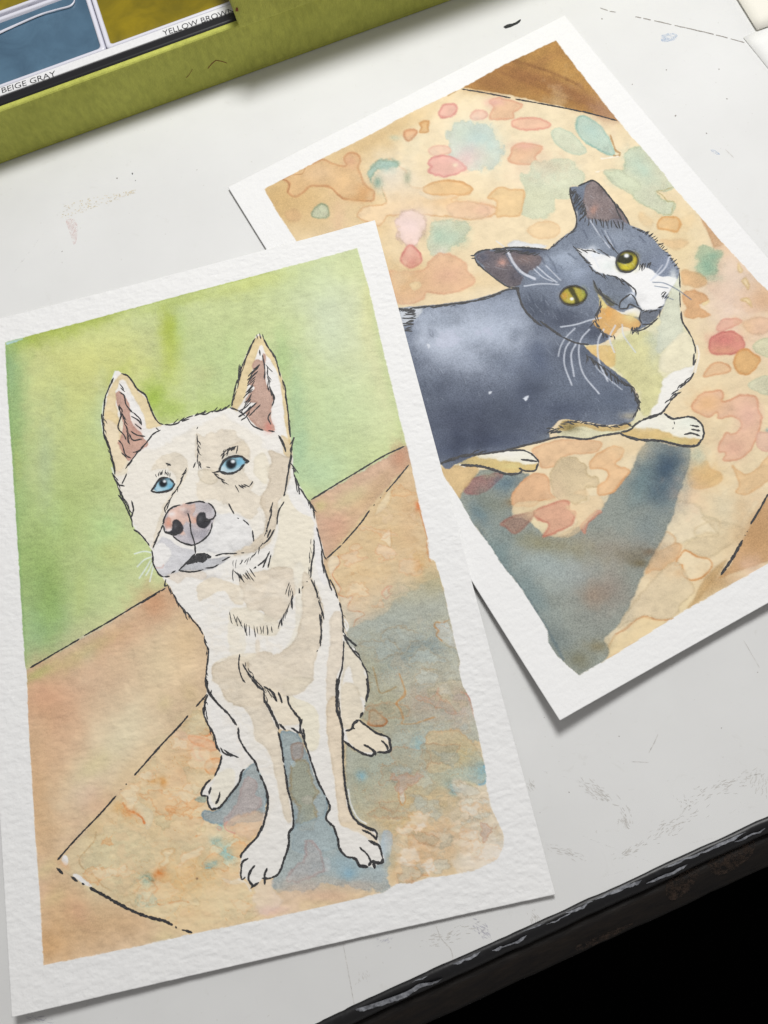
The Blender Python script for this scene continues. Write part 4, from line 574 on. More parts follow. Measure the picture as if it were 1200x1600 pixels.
    B(840, 850, 40, 14, (138, 128, 88), .7, ang=20); B(850, 880, 50, 26, (158, 172, 170), .8); B(900, 900, 40, 30, (160, 170, 168), .7); B(790, 830, 30, 30, (124, 138, 136), .75); B(750, 800, 14, 20, (96, 122, 138), .8, ang=-30); B(780, 870, 18, 30, (110, 132, 136), .7, ang=-35); B(830, 930, 20, 50, (116, 136, 140), .7, ang=-35); B(870, 1000, 20, 36, (116, 128, 126), .75, ang=-35); B(930, 960, 40, 40, (140, 144, 136), .7); B(950, 920, 30, 30, (154, 138, 124), .7); B(925, 930, 20, 20, (160, 128, 104), .5); B(905, 1030, 20, 14, (124, 120, 92), .7); B(935, 1010, 20, 10, (140, 128, 92), .7)
    c.wash(zd(120,450, 140,410, 200,390, 290,378, 260,420, 200,465, 140,470), (156, 112, 106), .85, soft=3, rim=.5, rimcol=(140, 80, 80)); B(790, 755, 22, 12, (92, 116, 134), .8, ang=-20); B(770, 790, 26, 16, (126, 132, 116), .6); B(800, 785, 10, 8, (146, 120, 84), .7); B(752, 775, 12, 14, (120, 130, 120), .5); B(765, 742, 14, 5, (150, 156, 130), .6)
    c.line([(748, 828), (782, 879), (817, 923), (856, 985), (880, 1030)], 4, (88, 106, 116), .5, soft=4, rough=2)
    # warm patches between the shadow and the paws
    c.wash(zd(25,360, 110,345, 180,360, 150,420, 115,460, 105,490, 60,430), (206, 172, 116), .9, soft=3); c.wash(zd(415,280, 480,250, 550,235, 650,235, 710,250, 690,290, 620,300, 580,300, 530,330, 500,355, 455,360, 440,330), (228, 184, 138), .92, rim=.5, rimcol=(212, 146, 96)); c.wash(zd(325,490, 345,440, 395,395, 440,378, 485,400, 490,460, 515,490, 450,500, 420,520, 335,520), (226, 174, 128), .95, rim=.65, rimcol=(208, 136, 84))
    c.wash(zd(490,380, 530,320, 580,310, 640,345, 655,390, 695,400, 690,440, 640,445, 645,490, 600,512, 550,500, 510,480, 495,430), (204, 182, 142), .85, rough=2, rim=.4, rimcol=(176, 150, 100)); B(870, 770, 14, 20, (216, 186, 150), .5); c.wash(zd(660,330, 700,290, 760,265, 800,275, 800,310, 770,340, 830,370, 800,410, 760,460, 700,475, 690,440, 735,400, 730,370, 690,360, 660,360), (228, 182, 132), .92, rim=.65, rimcol=(212, 142, 84)); c.wash(zd(420,540, 510,505, 570,500, 575,535, 600,545, 580,600, 500,640, 460,650, 480,600, 440,580), (212, 148, 120), .85, soft=3, rim=.65, rimcol=(186, 92, 74)); c.wash(zd(340,640, 400,590, 420,545, 340,560, 280,595, 300,610), (160, 118, 100), .7, soft=4, rim=.4, rimcol=(150, 80, 66))
    c.wash(zd(620,610, 650,570, 690,535, 710,545, 690,560, 650,600, 640,640), (214, 160, 132), .8, rim=.6, rimcol=(188, 100, 80)); B(830, 800, 10, 8, (226, 196, 148), .5); c.wash(zd(340,510, 430,500, 520,490, 440,530, 340,555), (230, 204, 158), .7); B(985, 700, 30, 14, (234, 204, 156), .6)
    c.wash(zd(590,470, 640,450, 650,500, 560,520, 590,560, 600,600, 520,650, 600,640, 690,540, 720,520, 700,480), (226, 194, 148), .6, soft=3)
    ci = np.nonzero((frame > .5) & (c.reg == 1))[0]; c.c[ci] += (np.array((231, 211, 173), np.float32) - c.c[ci]) * .13
    for k in range(46):
        x, y = RNG.uniform(430, 1200), RNG.uniform(110, 960)
        if (c.X.size and 690 < x < 1060 and 640 < y) or (x < 900 and y > 640): continue
        B(x, y, RNG.uniform(14, 34), RNG.uniform(10, 24), [(226, 178, 146), (222, 184, 128), (232, 216, 182), (206, 206, 182), (228, 190, 172)][k % 5], .3, ang=RNG.uniform(0, 180), wob=.7)
    # ---- the cat
    c.rk = 1.; c.sk = 1.
    def figure(pts, col, rough=.5):
        m = c.mask(pts, soft=1.4, rough=rough, rs=5); c.clip = None
        i = np.nonzero(m > .01)[0]; c.c[i] += (np.array(col, np.float32) - c.c[i]) * m[i][:, None]; c.reg[m > .5] = 4; c.clip = m
    figure(cat_paw_back, (232, 228, 210)); c.wash(zd(100,345, 150,310, 220,320, 320,330, 400,345, 435,340, 425,372, 360,375, 310,382, 220,355), (218, 186, 112), .9, soft=5, rough=2); B(745, 722, 30, 8, (196, 176, 120), .7); B(800, 728, 20, 5, (206, 196, 130), .6); B(790, 708, 20, 6, (238, 236, 230), .6); B(720, 722, 12, 6, (160, 160, 140), .6)
    figure(cat_chest, (224, 218, 178))
    c.wash(zb(560,420, 680,340, 780,330, 830,400, 830,520, 860,600, 820,700, 760,760, 720,640, 600,520), (208, 204, 146), .92, soft=10, rough=4); c.wash(zb(450,410, 560,395, 600,420, 600,500, 560,510, 480,470), (222, 186, 116), .85, soft=6); B(925, 560, 14, 10, (224, 176, 104), .6); B(980, 620, 10, 24, (206, 196, 120), .6)
    c.wash(zb(840,260, 880,130, 945,40, 945,220, 960,330, 860,420, 820,420), (206, 210, 188), .9, soft=8, rough=3); c.wash(zb(850,440, 960,330, 1010,380, 1030,440, 1010,500, 900,540, 840,520), (230, 222, 190), .85, soft=6); c.wash(zb(870,560, 1010,500, 1030,480, 1000,580, 930,640, 850,740, 770,790, 830,680), (238, 236, 230), .95, soft=4, rough=2); B(1024, 545, 10, 26, (190, 196, 176), .55); B(1020, 530, 14, 12, (186, 196, 176), .5)
    c.wash(zd(540,200, 560,180, 640,195, 740,200, 800,190, 790,205, 700,222, 600,234, 550,222), (218, 214, 178), .9, soft=4); c.wash(zd(520,190, 560,150, 640,168, 740,182, 810,165, 830,150, 820,190, 720,200, 620,180, 560,200), (206, 168, 100), .75, soft=5); B(890, 668, 14, 8, (110, 100, 60), .7)
    figure(cat_paw, (232, 229, 212)); c.wash(zd(790,208, 860,190, 950,195, 1040,225, 1120,235, 1140,240, 1100,262, 1040,258, 940,238, 840,234), (218, 184, 114), .9, soft=6, rough=2); B(1075, 660, 20, 10, (222, 228, 214), .6); B(1050, 690, 20, 5, (206, 200, 130), .6); B(1005, 660, 20, 10, (236, 234, 224), .6)
    figure(cat_body, (98, 104, 122), 1)
    B(720, 520, 105, 52, (150, 157, 176), 1., p=3); B(700, 520, 64, 34, (174, 181, 198), .9, p=3); B(775, 515, 60, 44, (160, 168, 187), .85); B(790, 480, 40, 20, (136, 144, 164), .85); B(680, 500, 40, 16, (138, 146, 164), .75); B(745, 560, 40, 26, (158, 165, 184), .85); B(800, 570, 30, 20, (116, 124, 146), .7)
    B(640, 520, 14, 20, (90, 96, 114), .6); B(645, 560, 24, 26, (92, 98, 116), .6); B(720, 650, 60, 40, (66, 70, 90), .9); B(800, 650, 60, 40, (68, 73, 92), .9); B(690, 610, 40, 30, (88, 94, 112), .7); B(870, 600, 60, 40, (92, 99, 118), .85); B(840, 560, 20, 30, (78, 86, 110), .8); B(920, 620, 40, 30, (88, 95, 114), .75); B(960, 630, 30, 26, (80, 88, 108), .8); B(760, 690, 60, 14, (62, 68, 92), .7); B(700, 705, 30, 14, (64, 70, 92), .6); B(880, 640, 40, 16, (66, 72, 94), .7); B(825, 610, 22, 26, (66, 72, 94), .6); B(752, 680, 16, 24, (52, 55, 74), .5); B(715, 690, 14, 26, (46, 50, 70), .5)
    for k in range(46):
        B(RNG.uniform(630, 985), RNG.uniform(480, 715), RNG.uniform(8, 26), RNG.uniform(7, 22), [(58, 62, 80), (112, 120, 138), (70, 76, 94), (88, 94, 110)][k % 4], .3, wob=.6)
    c.wash(zc(45,110, 150,100, 158,130, 110,170, 60,190), (180, 186, 192), .9, soft=5); B(985, 650, 14, 6, (206, 196, 160), .6); B(860, 683, 16, 6, (130, 136, 140), .5)
    for p in (zc(190,290, 208,300, 200,318), zc(510,540, 530,540, 515,555), zc(690,575, 720,560, 705,588)): c.wash(p, (196, 202, 212), .9, rough=.5)
    figure(cat_head, (106, 113, 131), .8)
    # head tones
    B(835, 480, 30, 24, (72, 77, 94), .85); B(880, 500, 40, 20, (68, 72, 90), .85); B(930, 520, 24, 14, (66, 70, 88), .85); B(900, 440, 30, 24, (112, 121, 142), .7); B(880, 405, 26, 16, (152, 162, 182), .85); B(900, 425, 20, 12, (140, 150, 172), .7); B(860, 425, 20, 14, (110, 120, 144), .6); B(935, 385, 20, 20, (116, 124, 142), .7); B(960, 370, 40, 20, (128, 136, 154), .8); B(1010, 380, 30, 20, (120, 128, 148), .8); B(1040, 415, 20, 20, (118, 126, 150), .8); B(915, 350, 16, 26, (104, 111, 130), .7); B(900, 320, 10, 24, (74, 82, 100), .7); B(965, 445, 22, 12, (102, 108, 122), .7, ang=30); B(955, 470, 16, 10, (96, 102, 108), .6); B(925, 388, 8, 5, (206, 212, 220), .6)
    # ears
    c.wash(za(690,45, 730,72, 790,140, 840,205, 870,268, 820,240, 760,250, 700,240, 650,230, 640,180, 640,110, 660,60), (138, 124, 122), .95, soft=4, rough=2); B(928, 328, 6, 9, (196, 142, 122), .7, ang=30); B(945, 325, 16, 18, (130, 114, 112), .6); B(965, 340, 10, 14, (104, 94, 96), .6); B(940, 297, 10, 10, (104, 92, 92), .6)
    c.wash(za(80,430, 130,410, 260,400, 400,430, 410,470, 330,540, 310,580, 240,585, 160,530, 90,460), (112, 103, 106), .9, soft=4, rough=2); B(785, 410, 7, 6, (206, 154, 138), .85); B(820, 405, 20, 8, (134, 112, 106), .7); B(755, 402, 10, 8, (74, 76, 90), .8); B(830, 392, 26, 5, (52, 54, 70), .8); B(780, 430, 14, 8, (104, 96, 100), .6); B(810, 430, 12, 10, (74, 74, 86), .7)
    # white blaze
    c.wash(za(600,395, 650,400, 690,400, 740,430, 800,440, 810,500, 860,520, 920,480, 980,500, 1040,540, 1100,540, 1135,560, 1130,600, 1070,640, 1060,680, 1010,715, 950,712, 920,680, 900,640, 880,590, 830,550, 760,530, 700,510, 660,460), (238, 238, 236), .97, soft=2, rough=1.2); B(950, 415, 12, 8, (206, 214, 210), .7); B(930, 398, 12, 5, (186, 194, 204), .6); B(1030, 465, 14, 14, (242, 242, 240), .5); B(1052, 435, 6, 16, (226, 230, 222), .6)
    c.wash(zb(600,215, 640,225, 700,205, 735,215, 725,250, 660,240, 610,230), (240, 238, 232), .9, soft=2)
    # orange cheek, chin
    c.wash(zb(530,180, 600,210, 650,240, 720,260, 735,300, 680,320, 640,330, 590,350, 545,330, 500,290, 490,270, 520,230), (226, 176, 104), .95, soft=3, rough=1.5); B(985, 495, 12, 8, (222, 206, 140), .8); B(950, 490, 8, 10, (230, 164, 80), .6); c.wash(zb(515,130, 540,160, 560,200, 530,200, 520,160), (222, 204, 130), .9, soft=2)
    c.wash(zb(735,235, 760,220, 830,210, 838,240, 790,278, 745,270), (98, 102, 114), .95, soft=2); c.wash(zb(490,60, 520,110, 570,150, 600,180, 580,190, 530,140, 500,110), (96, 94, 70), .7, soft=4)
    # nose
    c.wash(zb(625,190, 640,160, 680,130, 715,125, 710,160, 730,200, 690,195, 665,205, 630,208), (122, 130, 146), .95, soft=2); B(987, 460, 6, 4, (196, 204, 216), .9, ang=-25); B(975, 470, 5, 4, (90, 96, 110), .5); B(990, 474, 6, 4, (90, 96, 112), .6)
    # eyes
    for (p, ey) in ((za(515,640, 540,600, 590,588, 640,605, 658,635, 640,670, 590,690, 535,680), 0), (za(808,460, 825,425, 865,407, 905,420, 922,455, 910,495, 865,517, 825,505), 1)):
        c.wash(p, (178, 166, 62), 1, soft=1.4, rough=.2, rim=.95, rimcol=(46, 44, 40), rw=2.0)
    B(882, 462, 6, 6, (206, 150, 60), .8); B(912, 458, 4, 7, (160, 170, 70), .7); B(895, 470, 10, 3, (206, 196, 90), .5); B(979, 418, 10, 5, (222, 206, 40), .8); B(993, 405, 4, 8, (206, 184, 40), .7); B(966, 412, 3, 7, (150, 156, 70), .6); B(984, 398, 10, 4, (110, 110, 50), .7)
    c.wash(za(560,600, 578,598, 606,640, 616,680, 600,688, 586,650), (54, 54, 44), .78, soft=5); B(893.5, 467, 3, 2.6, (236, 240, 244), 1, wob=0, p=4); c.wash(za(815,440, 850,425, 890,430, 895,455, 860,475, 820,462), (54, 56, 46), .95, soft=2.5); B(979, 399.5, 4, 3.4, (226, 232, 236), 1, wob=0, p=4)
    c.clip = None
    ci = np.nonzero((c.reg == 4) & (c.c[:, 2] - c.c[:, 0] > 4))[0]; c.c[ci] = np.minimum(c.c[ci] * 1.09 + 3, 238)
    for (x0, y0, x1, y1, n, ang) in ((745, 400, 850, 440, 30, 20), (895, 300, 975, 350, 26, 60), (860, 400, 960, 470, 40, 50), (960, 355, 1055, 420, 34, 45), (820, 460, 930, 520, 36, 65), (640, 480, 960, 650, 90, 60)):
        for k in range(n):
            x, y = RNG.uniform(x0, x1), RNG.uniform(y0, y1); t = np.radians(ang + RNG.uniform(-25, 25)); l = RNG.uniform(4, 11)
            i0 = np.argmin((c.X - x) ** 2 + (c.Y - y) ** 2)
            if c.reg[i0] != 4 or c.c[i0].mean() > 185: continue
            c.line([(x, y), (x + l * np.cos(t), y + l * np.sin(t))], .9, (190, 198, 214) if k % 3 else (50, 54, 70), .28, soft=1.2)
    # whiskers and bits of white gouache
    WK = (206, 212, 224)
    for L, w in ((zb(320,303, 400,290, 480,265, 530,255), 2.2), (zb(395,310, 345,360, 318,410, 308,455), 1.8), (zb(375,370, 345,420, 340,500, 378,605), 2.2), (zb(400,390, 375,450, 390,560), 2.4), (zb(470,315, 425,370, 415,450, 440,550, 520,650), 2.2), (zb(545,315, 515,380, 520,480, 565,585), 2.4), (zb(605,295, 575,360, 600,435), 2.4), (zb(640,290, 650,350, 710,435), 2), (zb(490,480, 520,530, 640,630), 1.3), (za(330,590, 420,578, 510,582), 1.8), (za(245,410, 275,470, 320,520, 385,552), 4), (za(400,490, 450,535, 500,570), 2), (za(440,480, 480,520, 520,560), 1.6), (za(380,500, 430,545, 480,565), 1.6), (za(185,355, 230,390, 250,420), 1.4), (za(675,250, 720,320, 775,390), 1.8), (za(750,300, 790,380), 1.2), (za(990,560, 1060,500, 1090,430), 2.4), (za(1000,550, 1050,480), 1.6), (za(690,430, 720,500), 1.)):
        c.line(L, w, WK, .85, soft=1.6)
    for L in (za(735,300, 760,350, 790,395), za(760,310, 790,360, 805,390), za(720,310, 745,360), za(450,430, 480,470, 500,520), za(420,440, 440,480), za(640,300, 660,340), za(930,330, 960,360), za(560,420, 600,450), za(350,620, 380,680), za(430,640, 440,700), za(500,700, 520,740), za(560,720, 600,740)): c.line(L, 2, (66, 72, 92), .45, soft=3)
    for L, w in ((za(1000,570, 1060,575, 1130,610, 1200,660), 1.5), (za(1010,590, 1080,600), 1.3), (za(1050,640, 1105,660), 1.2), (za(235,420, 265,475, 310,525, 370,560), 1.6)):
        c.line(L, w, (104, 116, 140), .85, soft=1.4)
    c.wash(za(240,375, 280,350, 350,365, 450,380, 440,395, 330,385, 260,388), (216, 220, 226), .85, soft=4, rough=1.5); c.line(zb(1030,400, 1040,450, 1020,540), 2.5, (236, 234, 228), .8); c.line(zd(105,343, 125,352), 2.5, (240, 238, 232), .9); c.line(za(605,200, 600,270), 2, (226, 224, 214), .6)
    return finish(c, .86)

def cat_ink():
    S = []
    def s(w, *ls):
        for l in ls: S.append((l, w))
    # ears and head contour
    s(2.4, za(68,428, 110,405, 200,395, 280,388, 370,392, 450,400), za(72,440, 85,470, 120,502, 180,550, 240,590, 300,600), za(568,75, 572,120, 585,170, 602,230, 600,280, 580,305), za(610,70, 650,52, 690,40, 730,70, 775,125, 800,160), za(800,165, 830,190, 858,230, 880,272), za(568,75, 580,105, 600,95))
    s(1.8, za(50,430, 75,432), za(55,445, 76,445)); S.extend(fur(za(455,402, 520,352, 592,300), 16, 6, -45, 1.7, 30)); S.extend(fur(za(896,284, 1000,342, 1075,425, 1130,505), 26, 6, -20, 1.7, 30)); S.extend(fur(za(590,90, 640,170, 650,230), 20, 13, 120, 1.5, 22)); S.extend(fur(za(650,235, 750,250, 860,260), 14, 11, 80, 1.7, 25)); S.extend(fur(za(200,400, 330,410, 420,425), 12, 13, 165, 1.6, 12)); s(2, za(800,150, 815,200, 840,245), za(810,160, 835,200))
    s(3.0, za(290,600, 305,650, 330,710, 380,765, 425,800), zb(210,270, 270,315, 330,355)); s(2.2, zb(330,355, 400,385, 470,395), zb(100,95, 108,150, 130,210))
    S.extend(fur(za(590,385, 650,405, 720,400, 770,440), 10, 11, 20, 1.4, 20)); S.extend(fur(za(600,400, 650,460, 700,515, 800,540, 870,580), 20, 9, 40, 1.7, 25)); s(2, za(690,560, 720,620, 780,670, 820,690), za(720,600, 745,650), za(835,550, 880,585, 908,610, 912,640))
    s(2.2, za(825,705, 830,675, 855,650, 885,630), za(825,708, 865,705, 880,685, 920,700), za(885,630, 905,650, 925,695), za(920,700, 945,715)); S.extend(fur(za(950,715, 1010,718, 1060,690), 9, 7, 160, 1.6, 15)); s(2, zb(735,225, 732,262, 745,285), zb(745,290, 790,285, 830,255), zb(690,320, 740,320, 800,285)); S.extend(fur(zb(690,310, 720,310, 740,290), 8, 8, 90, 1.9, 50)); s(1.8, zb(838,210, 835,250)); S.extend(fur(zb(860,120, 885,150), 5, 8, 130, 1.7, 20)); S.extend(fur(za(930,480, 1000,470), 7, 11, 110, 1.8, 15)); S.extend(fur(za(750,330, 800,400), 5, 12, 60, 1.4, 12))
    s(2.4, zb(530,165, 525,200, 500,245)); S.extend(fur(zb(495,265, 520,310, 560,345, 600,350), 10, 8, 60, 2.2, 40)); S.extend(fur(za(690,780, 740,680), 6, 8, 100, 2, 30))
    # eyes
    s(2, za(512,640, 540,602, 590,586, 640,604, 660,635), za(512,640, 540,682, 590,692, 640,672), za(806,470, 825,425, 865,405, 905,418, 924,452, 912,495, 870,518, 830,508, 806,470))
    # chest contour
    s(1.8, za(1138,520, 1142,600), za(1140,620, 1143,700), za(1148,720, 1156,790)); s(2.4, zb(945,230, 955,275, 985,325, 1005,360), zb(1005,360, 1020,410, 1022,440), zb(1015,440, 1012,500, 1025,470)); s(2.6, zb(1015,540, 990,580, 940,620), zb(950,640, 905,660), zb(930,650, 890,690), zb(885,700, 850,750), zb(860,740, 810,770, 770,778)); S.extend(fur(zb(1000,560, 930,630, 860,740), 8, 10, 140, 2, 14)); S.extend(fur(zb(450,450, 540,510, 620,570, 690,620, 715,680), 30, 11, 65, 2, 28))
    # back line, tail fur
    s(2.2, zc(100,105, 200,95, 300,85, 400,72, 470,62), zc(450,62, 540,35, 610,8, 660,5)); S.extend(fur(zc(150,100, 330,85, 480,60, 600,20), 18, 12, 170, 1.5, 6)); S.extend(fur(zc(50,110, 120,120, 100,230), 22, 14, 172, 1.7, 14))
    # underside and paws
    s(2.8, zd(20,342, 60,322, 120,305, 200,298, 260,290, 300,285), zd(290,286, 380,262, 450,245, 500,230, 550,225, 640,235, 700,222, 760,212, 790,208), zd(790,205, 830,195, 855,170, 880,155), zd(880,155, 930,135, 968,125)); S.extend(fur(zd(20,342, 120,310, 200,300), 10, 12, -25, 2, 12)); S.extend(fur(zd(515,195, 560,160, 650,170, 740,182, 830,165), 26, 9, 10, 2, 25)); S.extend(fur(zd(860,40, 870,90, 850,130), 10, 9, 95, 2.2, 25)); S.extend(fur(zd(500,190, 540,205), 8, 12, 160, 1.7, 20))
    s(2.8, zd(310,284, 370,282, 410,298, 438,325, 442,335), zd(365,322, 400,325, 440,330), zd(440,335, 425,368, 385,370, 355,358)); s(3.6, zd(108,345, 190,350, 240,362, 300,382, 350,382, 372,370)); s(3, zd(975,125, 1010,148, 1040,145, 1090,140, 1130,165, 1145,205, 1138,240)); s(3.8, zd(1138,235, 1110,262, 1050,262, 960,242, 880,238, 820,225, 785,208)); s(2.6, zd(1060,215, 1095,210, 1130,222), zd(1085,175, 1125,182), zd(1090,192, 1130,200), zd(1018,160, 1020,172), zd(1015,185, 1012,192))
    # lines of the floor
    s(3.2, zh(890,1030, 830,1140, 768,1240)); s(3, zh(748,1290, 742,1294), zh(730,1315, 727,1319)); s(4.2, zh(715,1350, 680,1410, 640,1480, 560,1595)); s(2.0, zi(460,168, 560,185, 680,208), zi(700,213, 850,240, 1000,270), zi(1000,268, 1100,295, 1155,310))
    return S

# ================================================================== scene helpers
def tag(o, label=None, cat=None, group=None, kind=None):
    if label: o['label'] = label
    if cat: o['category'] = cat
    if group: o['group'] = group
    if kind: o['kind'] = kind
    return o
def empty(name, loc=(0, 0, 0), rz=0.):
    o = bpy.data.objects.new(name, None); o.empty_display_size = .01; COL.objects.link(o)
    o.location = [v * MM for v in loc]; o.rotation_euler = (0, 0, rz); return o
def mesh(name, V, F, mat, parent=None, smooth=False, loc=None, cols=None):
    """V in mm, F list of index tuples (or an (n,4) array)"""
    me = bpy.data.meshes.new(name); V = np.asarray(V, np.float32).reshape(-1, 3) * MM
    if isinstance(F, np.ndarray):
        n = len(F); me.vertices.add(len(V)); me.vertices.foreach_set('co', V.ravel())
        me.loops.add(n * 4); me.loops.foreach_set('vertex_index', F.astype(np.int32).ravel())
        me.polygons.add(n); me.polygons.foreach_set('loop_start', np.arange(0, n * 4, 4, dtype=np.int32)); me.polygons.foreach_set('loop_total', np.full(n, 4, np.int32))
        me.update(calc_edges=True)
    else:
        me.from_pydata([tuple(v) for v in V], [], [tuple(f) for f in F]); me.update()
    if smooth: me.polygons.foreach_set('use_smooth', np.ones(len(me.polygons), bool))
    if cols is not None:
        at = me.color_attributes.new('Col', 'FLOAT_COLOR', 'POINT')
        at.data.foreach_set('color', np.c_[cols, np.ones(len(cols))].astype(np.float32).ravel())
    if mat: me.materials.append(mat)
    o = bpy.data.objects.new(name, me); COL.objects.link(o)
    if parent: o.parent = parent
    if loc is not None: o.location = [v * MM for v in loc]
    return o
def bevel(o, w, seg=2):
    m = o.modifiers.new('bevel', 'BEVEL'); m.width = w * MM; m.segments = seg; m.limit_method = 'ANGLE'; m.angle_limit = .6
    return o
BOXF = [(0, 3, 2, 1), (4, 5, 6, 7), (0, 1, 5, 4), (1, 2, 6, 5), (2, 3, 7, 6), (3, 0, 4, 7)]
def boxv(x0, x1, y0, y1, z0, z1):
    return [(x0, y0, z0), (x1, y0, z0), (x1, y1, z0), (x0, y1, z0), (x0, y0, z1), (x1, y0, z1), (x1, y1, z1), (x0, y1, z1)]

class Mat:
    def __init__(s, name, col=(.8, .8, .8), rough=.6, spec=.5, metal=0):
        s.m = bpy.data.materials.new(name); s.m.use_nodes = True; s.t = s.m.node_tree; s.p = s.t.nodes['Principled BSDF']
        s.p.inputs['Base Color'].default_value = (*col, 1); s.p.inputs['Roughness'].default_value = rough
        s.p.inputs['Specular IOR Level'].default_value = spec; s.p.inputs['Metallic'].default_value = metal
    def n(s, t, **k):
        nd = s.t.nodes.new(t)
        for a, v in k.items():
            if a in nd.inputs: nd.inputs[a].default_value = v
            else: setattr(nd, a, v)
        return nd
    def l(s, a, b): s.t.links.new(a, b)
    def coord(s, scale=(1, 1, 1), rot=(0, 0, 0)):
        tc = s.n('ShaderNodeTexCoord'); mp = s.n('ShaderNodeMapping'); mp.inputs['Scale'].default_value = scale; mp.inputs['Rotation'].default_value = rot
        s.l(tc.outputs['Object'], mp.inputs[0]); return mp.outputs[0]
    def noise(s, co, scale, detail=4, rough=.55, dist=0):
        nd = s.n('ShaderNodeTexNoise'); nd.inputs['Scale'].default_value = scale; nd.inputs['Detail'].default_value = detail; nd.inputs['Roughness'].default_value = rough; nd.inputs['Distortion'].default_value = dist
        s.l(co, nd.inputs['Vector']); return nd.outputs['Fac']
    def ramp(s, fac, *stops):
        r = s.n('ShaderNodeValToRGB'); e = r.color_ramp.elements
        while len(e) < len(stops): e.new(.5)
        for q, (p, c) in zip(e, stops): q.position = p; q.color = (*c, 1) if len(c) == 3 else c
        s.l(fac, r.inputs[0]); return r.outputs[0]
    def mix(s, fac, a, b, mode='MIX'):
        m = s.n('ShaderNodeMix', data_type='RGBA', blend_type=mode)
        for v, k in ((fac, 0), (a, 6), (b, 7)):
            if hasattr(v, 'is_linked'): s.l(v, m.inputs[k])
            else: m.inputs[k].default_value = v if k == 0 else (*v, 1)
        return m.outputs[2]
    def bump(s, h, strength, dist, prev=None):
        b = s.n('ShaderNodeBump'); b.inputs['Strength'].default_value = strength; b.inputs['Distance'].default_value = dist
        s.l(h, b.inputs['Height'])
        if prev: s.l(prev, b.inputs['Normal'])
        return b.outputs[0]

# ------------------------------------------------------------------ materials
def paper_mat(name):
    m = Mat(name, rough=.92, spec=.25)
    at = m.n('ShaderNodeAttribute', attribute_name='Col')
    co = m.coord()
    fine = m.noise(co, 2300, 3, .6); mid = m.noise(co, 900, 3, .6)
    # pigment settling in the tooth of the paper: only where there is paint
    sep = m.n('ShaderNodeSeparateColor', mode='HSV'); m.l(at.outputs['Color'], sep.inputs[0])
    dark = m.n('ShaderNodeMapRange'); dark.inputs[1].default_value = .80; dark.inputs[2].default_value = .30; dark.inputs[3].default_value = .06; dark.inputs[4].default_value = .75
    m.l(sep.outputs[2], dark.inputs[0])
    g = m.ramp(fine, (.3, (.62, .62, .63)), (.5, (1, 1, 1)), (.7, (1.32, 1.32, 1.3)))
    c1 = m.mix(dark.outputs[0], at.outputs['Color'], g, 'MULTIPLY')
    m.l(c1, m.p.inputs['Base Color'])
    b = m.bump(mid, .7, .00020); b = m.bump(fine, .4, .00007, b); m.l(b, m.p.inputs['Normal'])
    return m.m
M_PAPER = paper_mat('watercolour_paper')
_m = Mat('pigment_ink', (.028, .028, .031), .55, .3); _c = _m.coord(); _m.l(_m.ramp(_m.noise(_c, 2600, 3), (.3, (.016, .016, .018)), (.8, (.075, .075, .08))), _m.p.inputs['Base Color']); M_INK = _m.m

_m = Mat('white_laminate', (.70, .70, .69), .5, .3); _c = _m.coord()
_a = _m.ramp(_m.noise(_c, 14, 5, .6), (.3, (.665, .667, .662)), (.7, (.73, .733, .73)))
_b = _m.ramp(_m.noise(_c, 90, 6, .7, 1.5), (.62, (1, 1, 1)), (.74, (.93, .925, .91)))
_d = _m.ramp(_m.noise(_c, 640, 2, .5), (.725, (1, 1, 1)), (.76, (.78, .76, .72)))
_x = _m.mix(1., _a, _b, 'MULTIPLY'); _x = _m.mix(.55, _x, _d, 'MULTIPLY'); _m.l(_x, _m.p.inputs['Base Color'])
_m.l(_m.ramp(_m.noise(_c, 60, 5, .7), (.3, (.48, .48, .48)), (.7, (.66, .66, .66))), _m.p.inputs['Roughness'])
_m.l(_m.bump(_m.noise(_c, 300, 4), .12, .00008), _m.p.inputs['Normal']); M_TABLE = _m.m

_m = Mat('worn_black_edge', (.008, .008, .009), .42, .5); _c = _m.coord(); _m.l(_m.ramp(_m.noise(_c, 420, 5, .7), (.55, (.004, .004, .005)), (.8, (.016, .017, .02))), _m.p.inputs['Base Color']); _m.l(_m.bump(_m.noise(_c, 350, 3), .25, .0003), _m.p.inputs['Normal']); M_EDGE = _m.m
_m = Mat('dark_stained_wood', (.02, .013, .009), .6, .3); _c = _m.coord((1, 4, 4)); _m.l(_m.ramp(_m.noise(_c, 120, 6, .7), (.35, (.003, .002, .002)), (.62, (.009, .006, .004)), (.82, (.022, .013, .009))), _m.p.inputs['Base Color']); _m.l(_m.bump(_m.noise(_c, 260, 4), .4, .0005), _m.p.inputs['Normal']); M_WOOD = _m.m
_m = Mat('worn_paint_chip', (.34, .35, .37), .6); _c = _m.coord(); _m.l(_m.ramp(_m.noise(_c, 700, 3, .6), (.35, (.10, .105, .12)), (.55, (.24, .25, .275)), (.75, (.36, .37, .40))), _m.p.inputs['Base Color']); M_CHIP = _m.m
_m = Mat('scraped_wood', (.09, .055, .035), .8); _c = _m.coord(); _m.l(_m.ramp(_m.noise(_c, 900, 5, .75), (.42, (.006, .004, .003)), (.62, (.022, .014, .010)), (.85, (.06, .04, .03))), _m.p.inputs['Base Color']); M_SCRAPE = _m.m
M_FLOOR = Mat('shade_black_floor', (.0015, .0015, .0015), .95, .0).m  # near-black colour stands in for the unlit void below the table
def flat(name, col, rough=.7, spec=.3, var=.25, sc=900):
    m = Mat(name, col, rough, spec); c = m.coord()
    m.l(m.ramp(m.noise(c, sc, 3), (.3, tuple(v * (1 - var) for v in col)), (.7, tuple(min(1, v * (1 + var)) for v in col))), m.p.inputs['Base Color']); return m.m
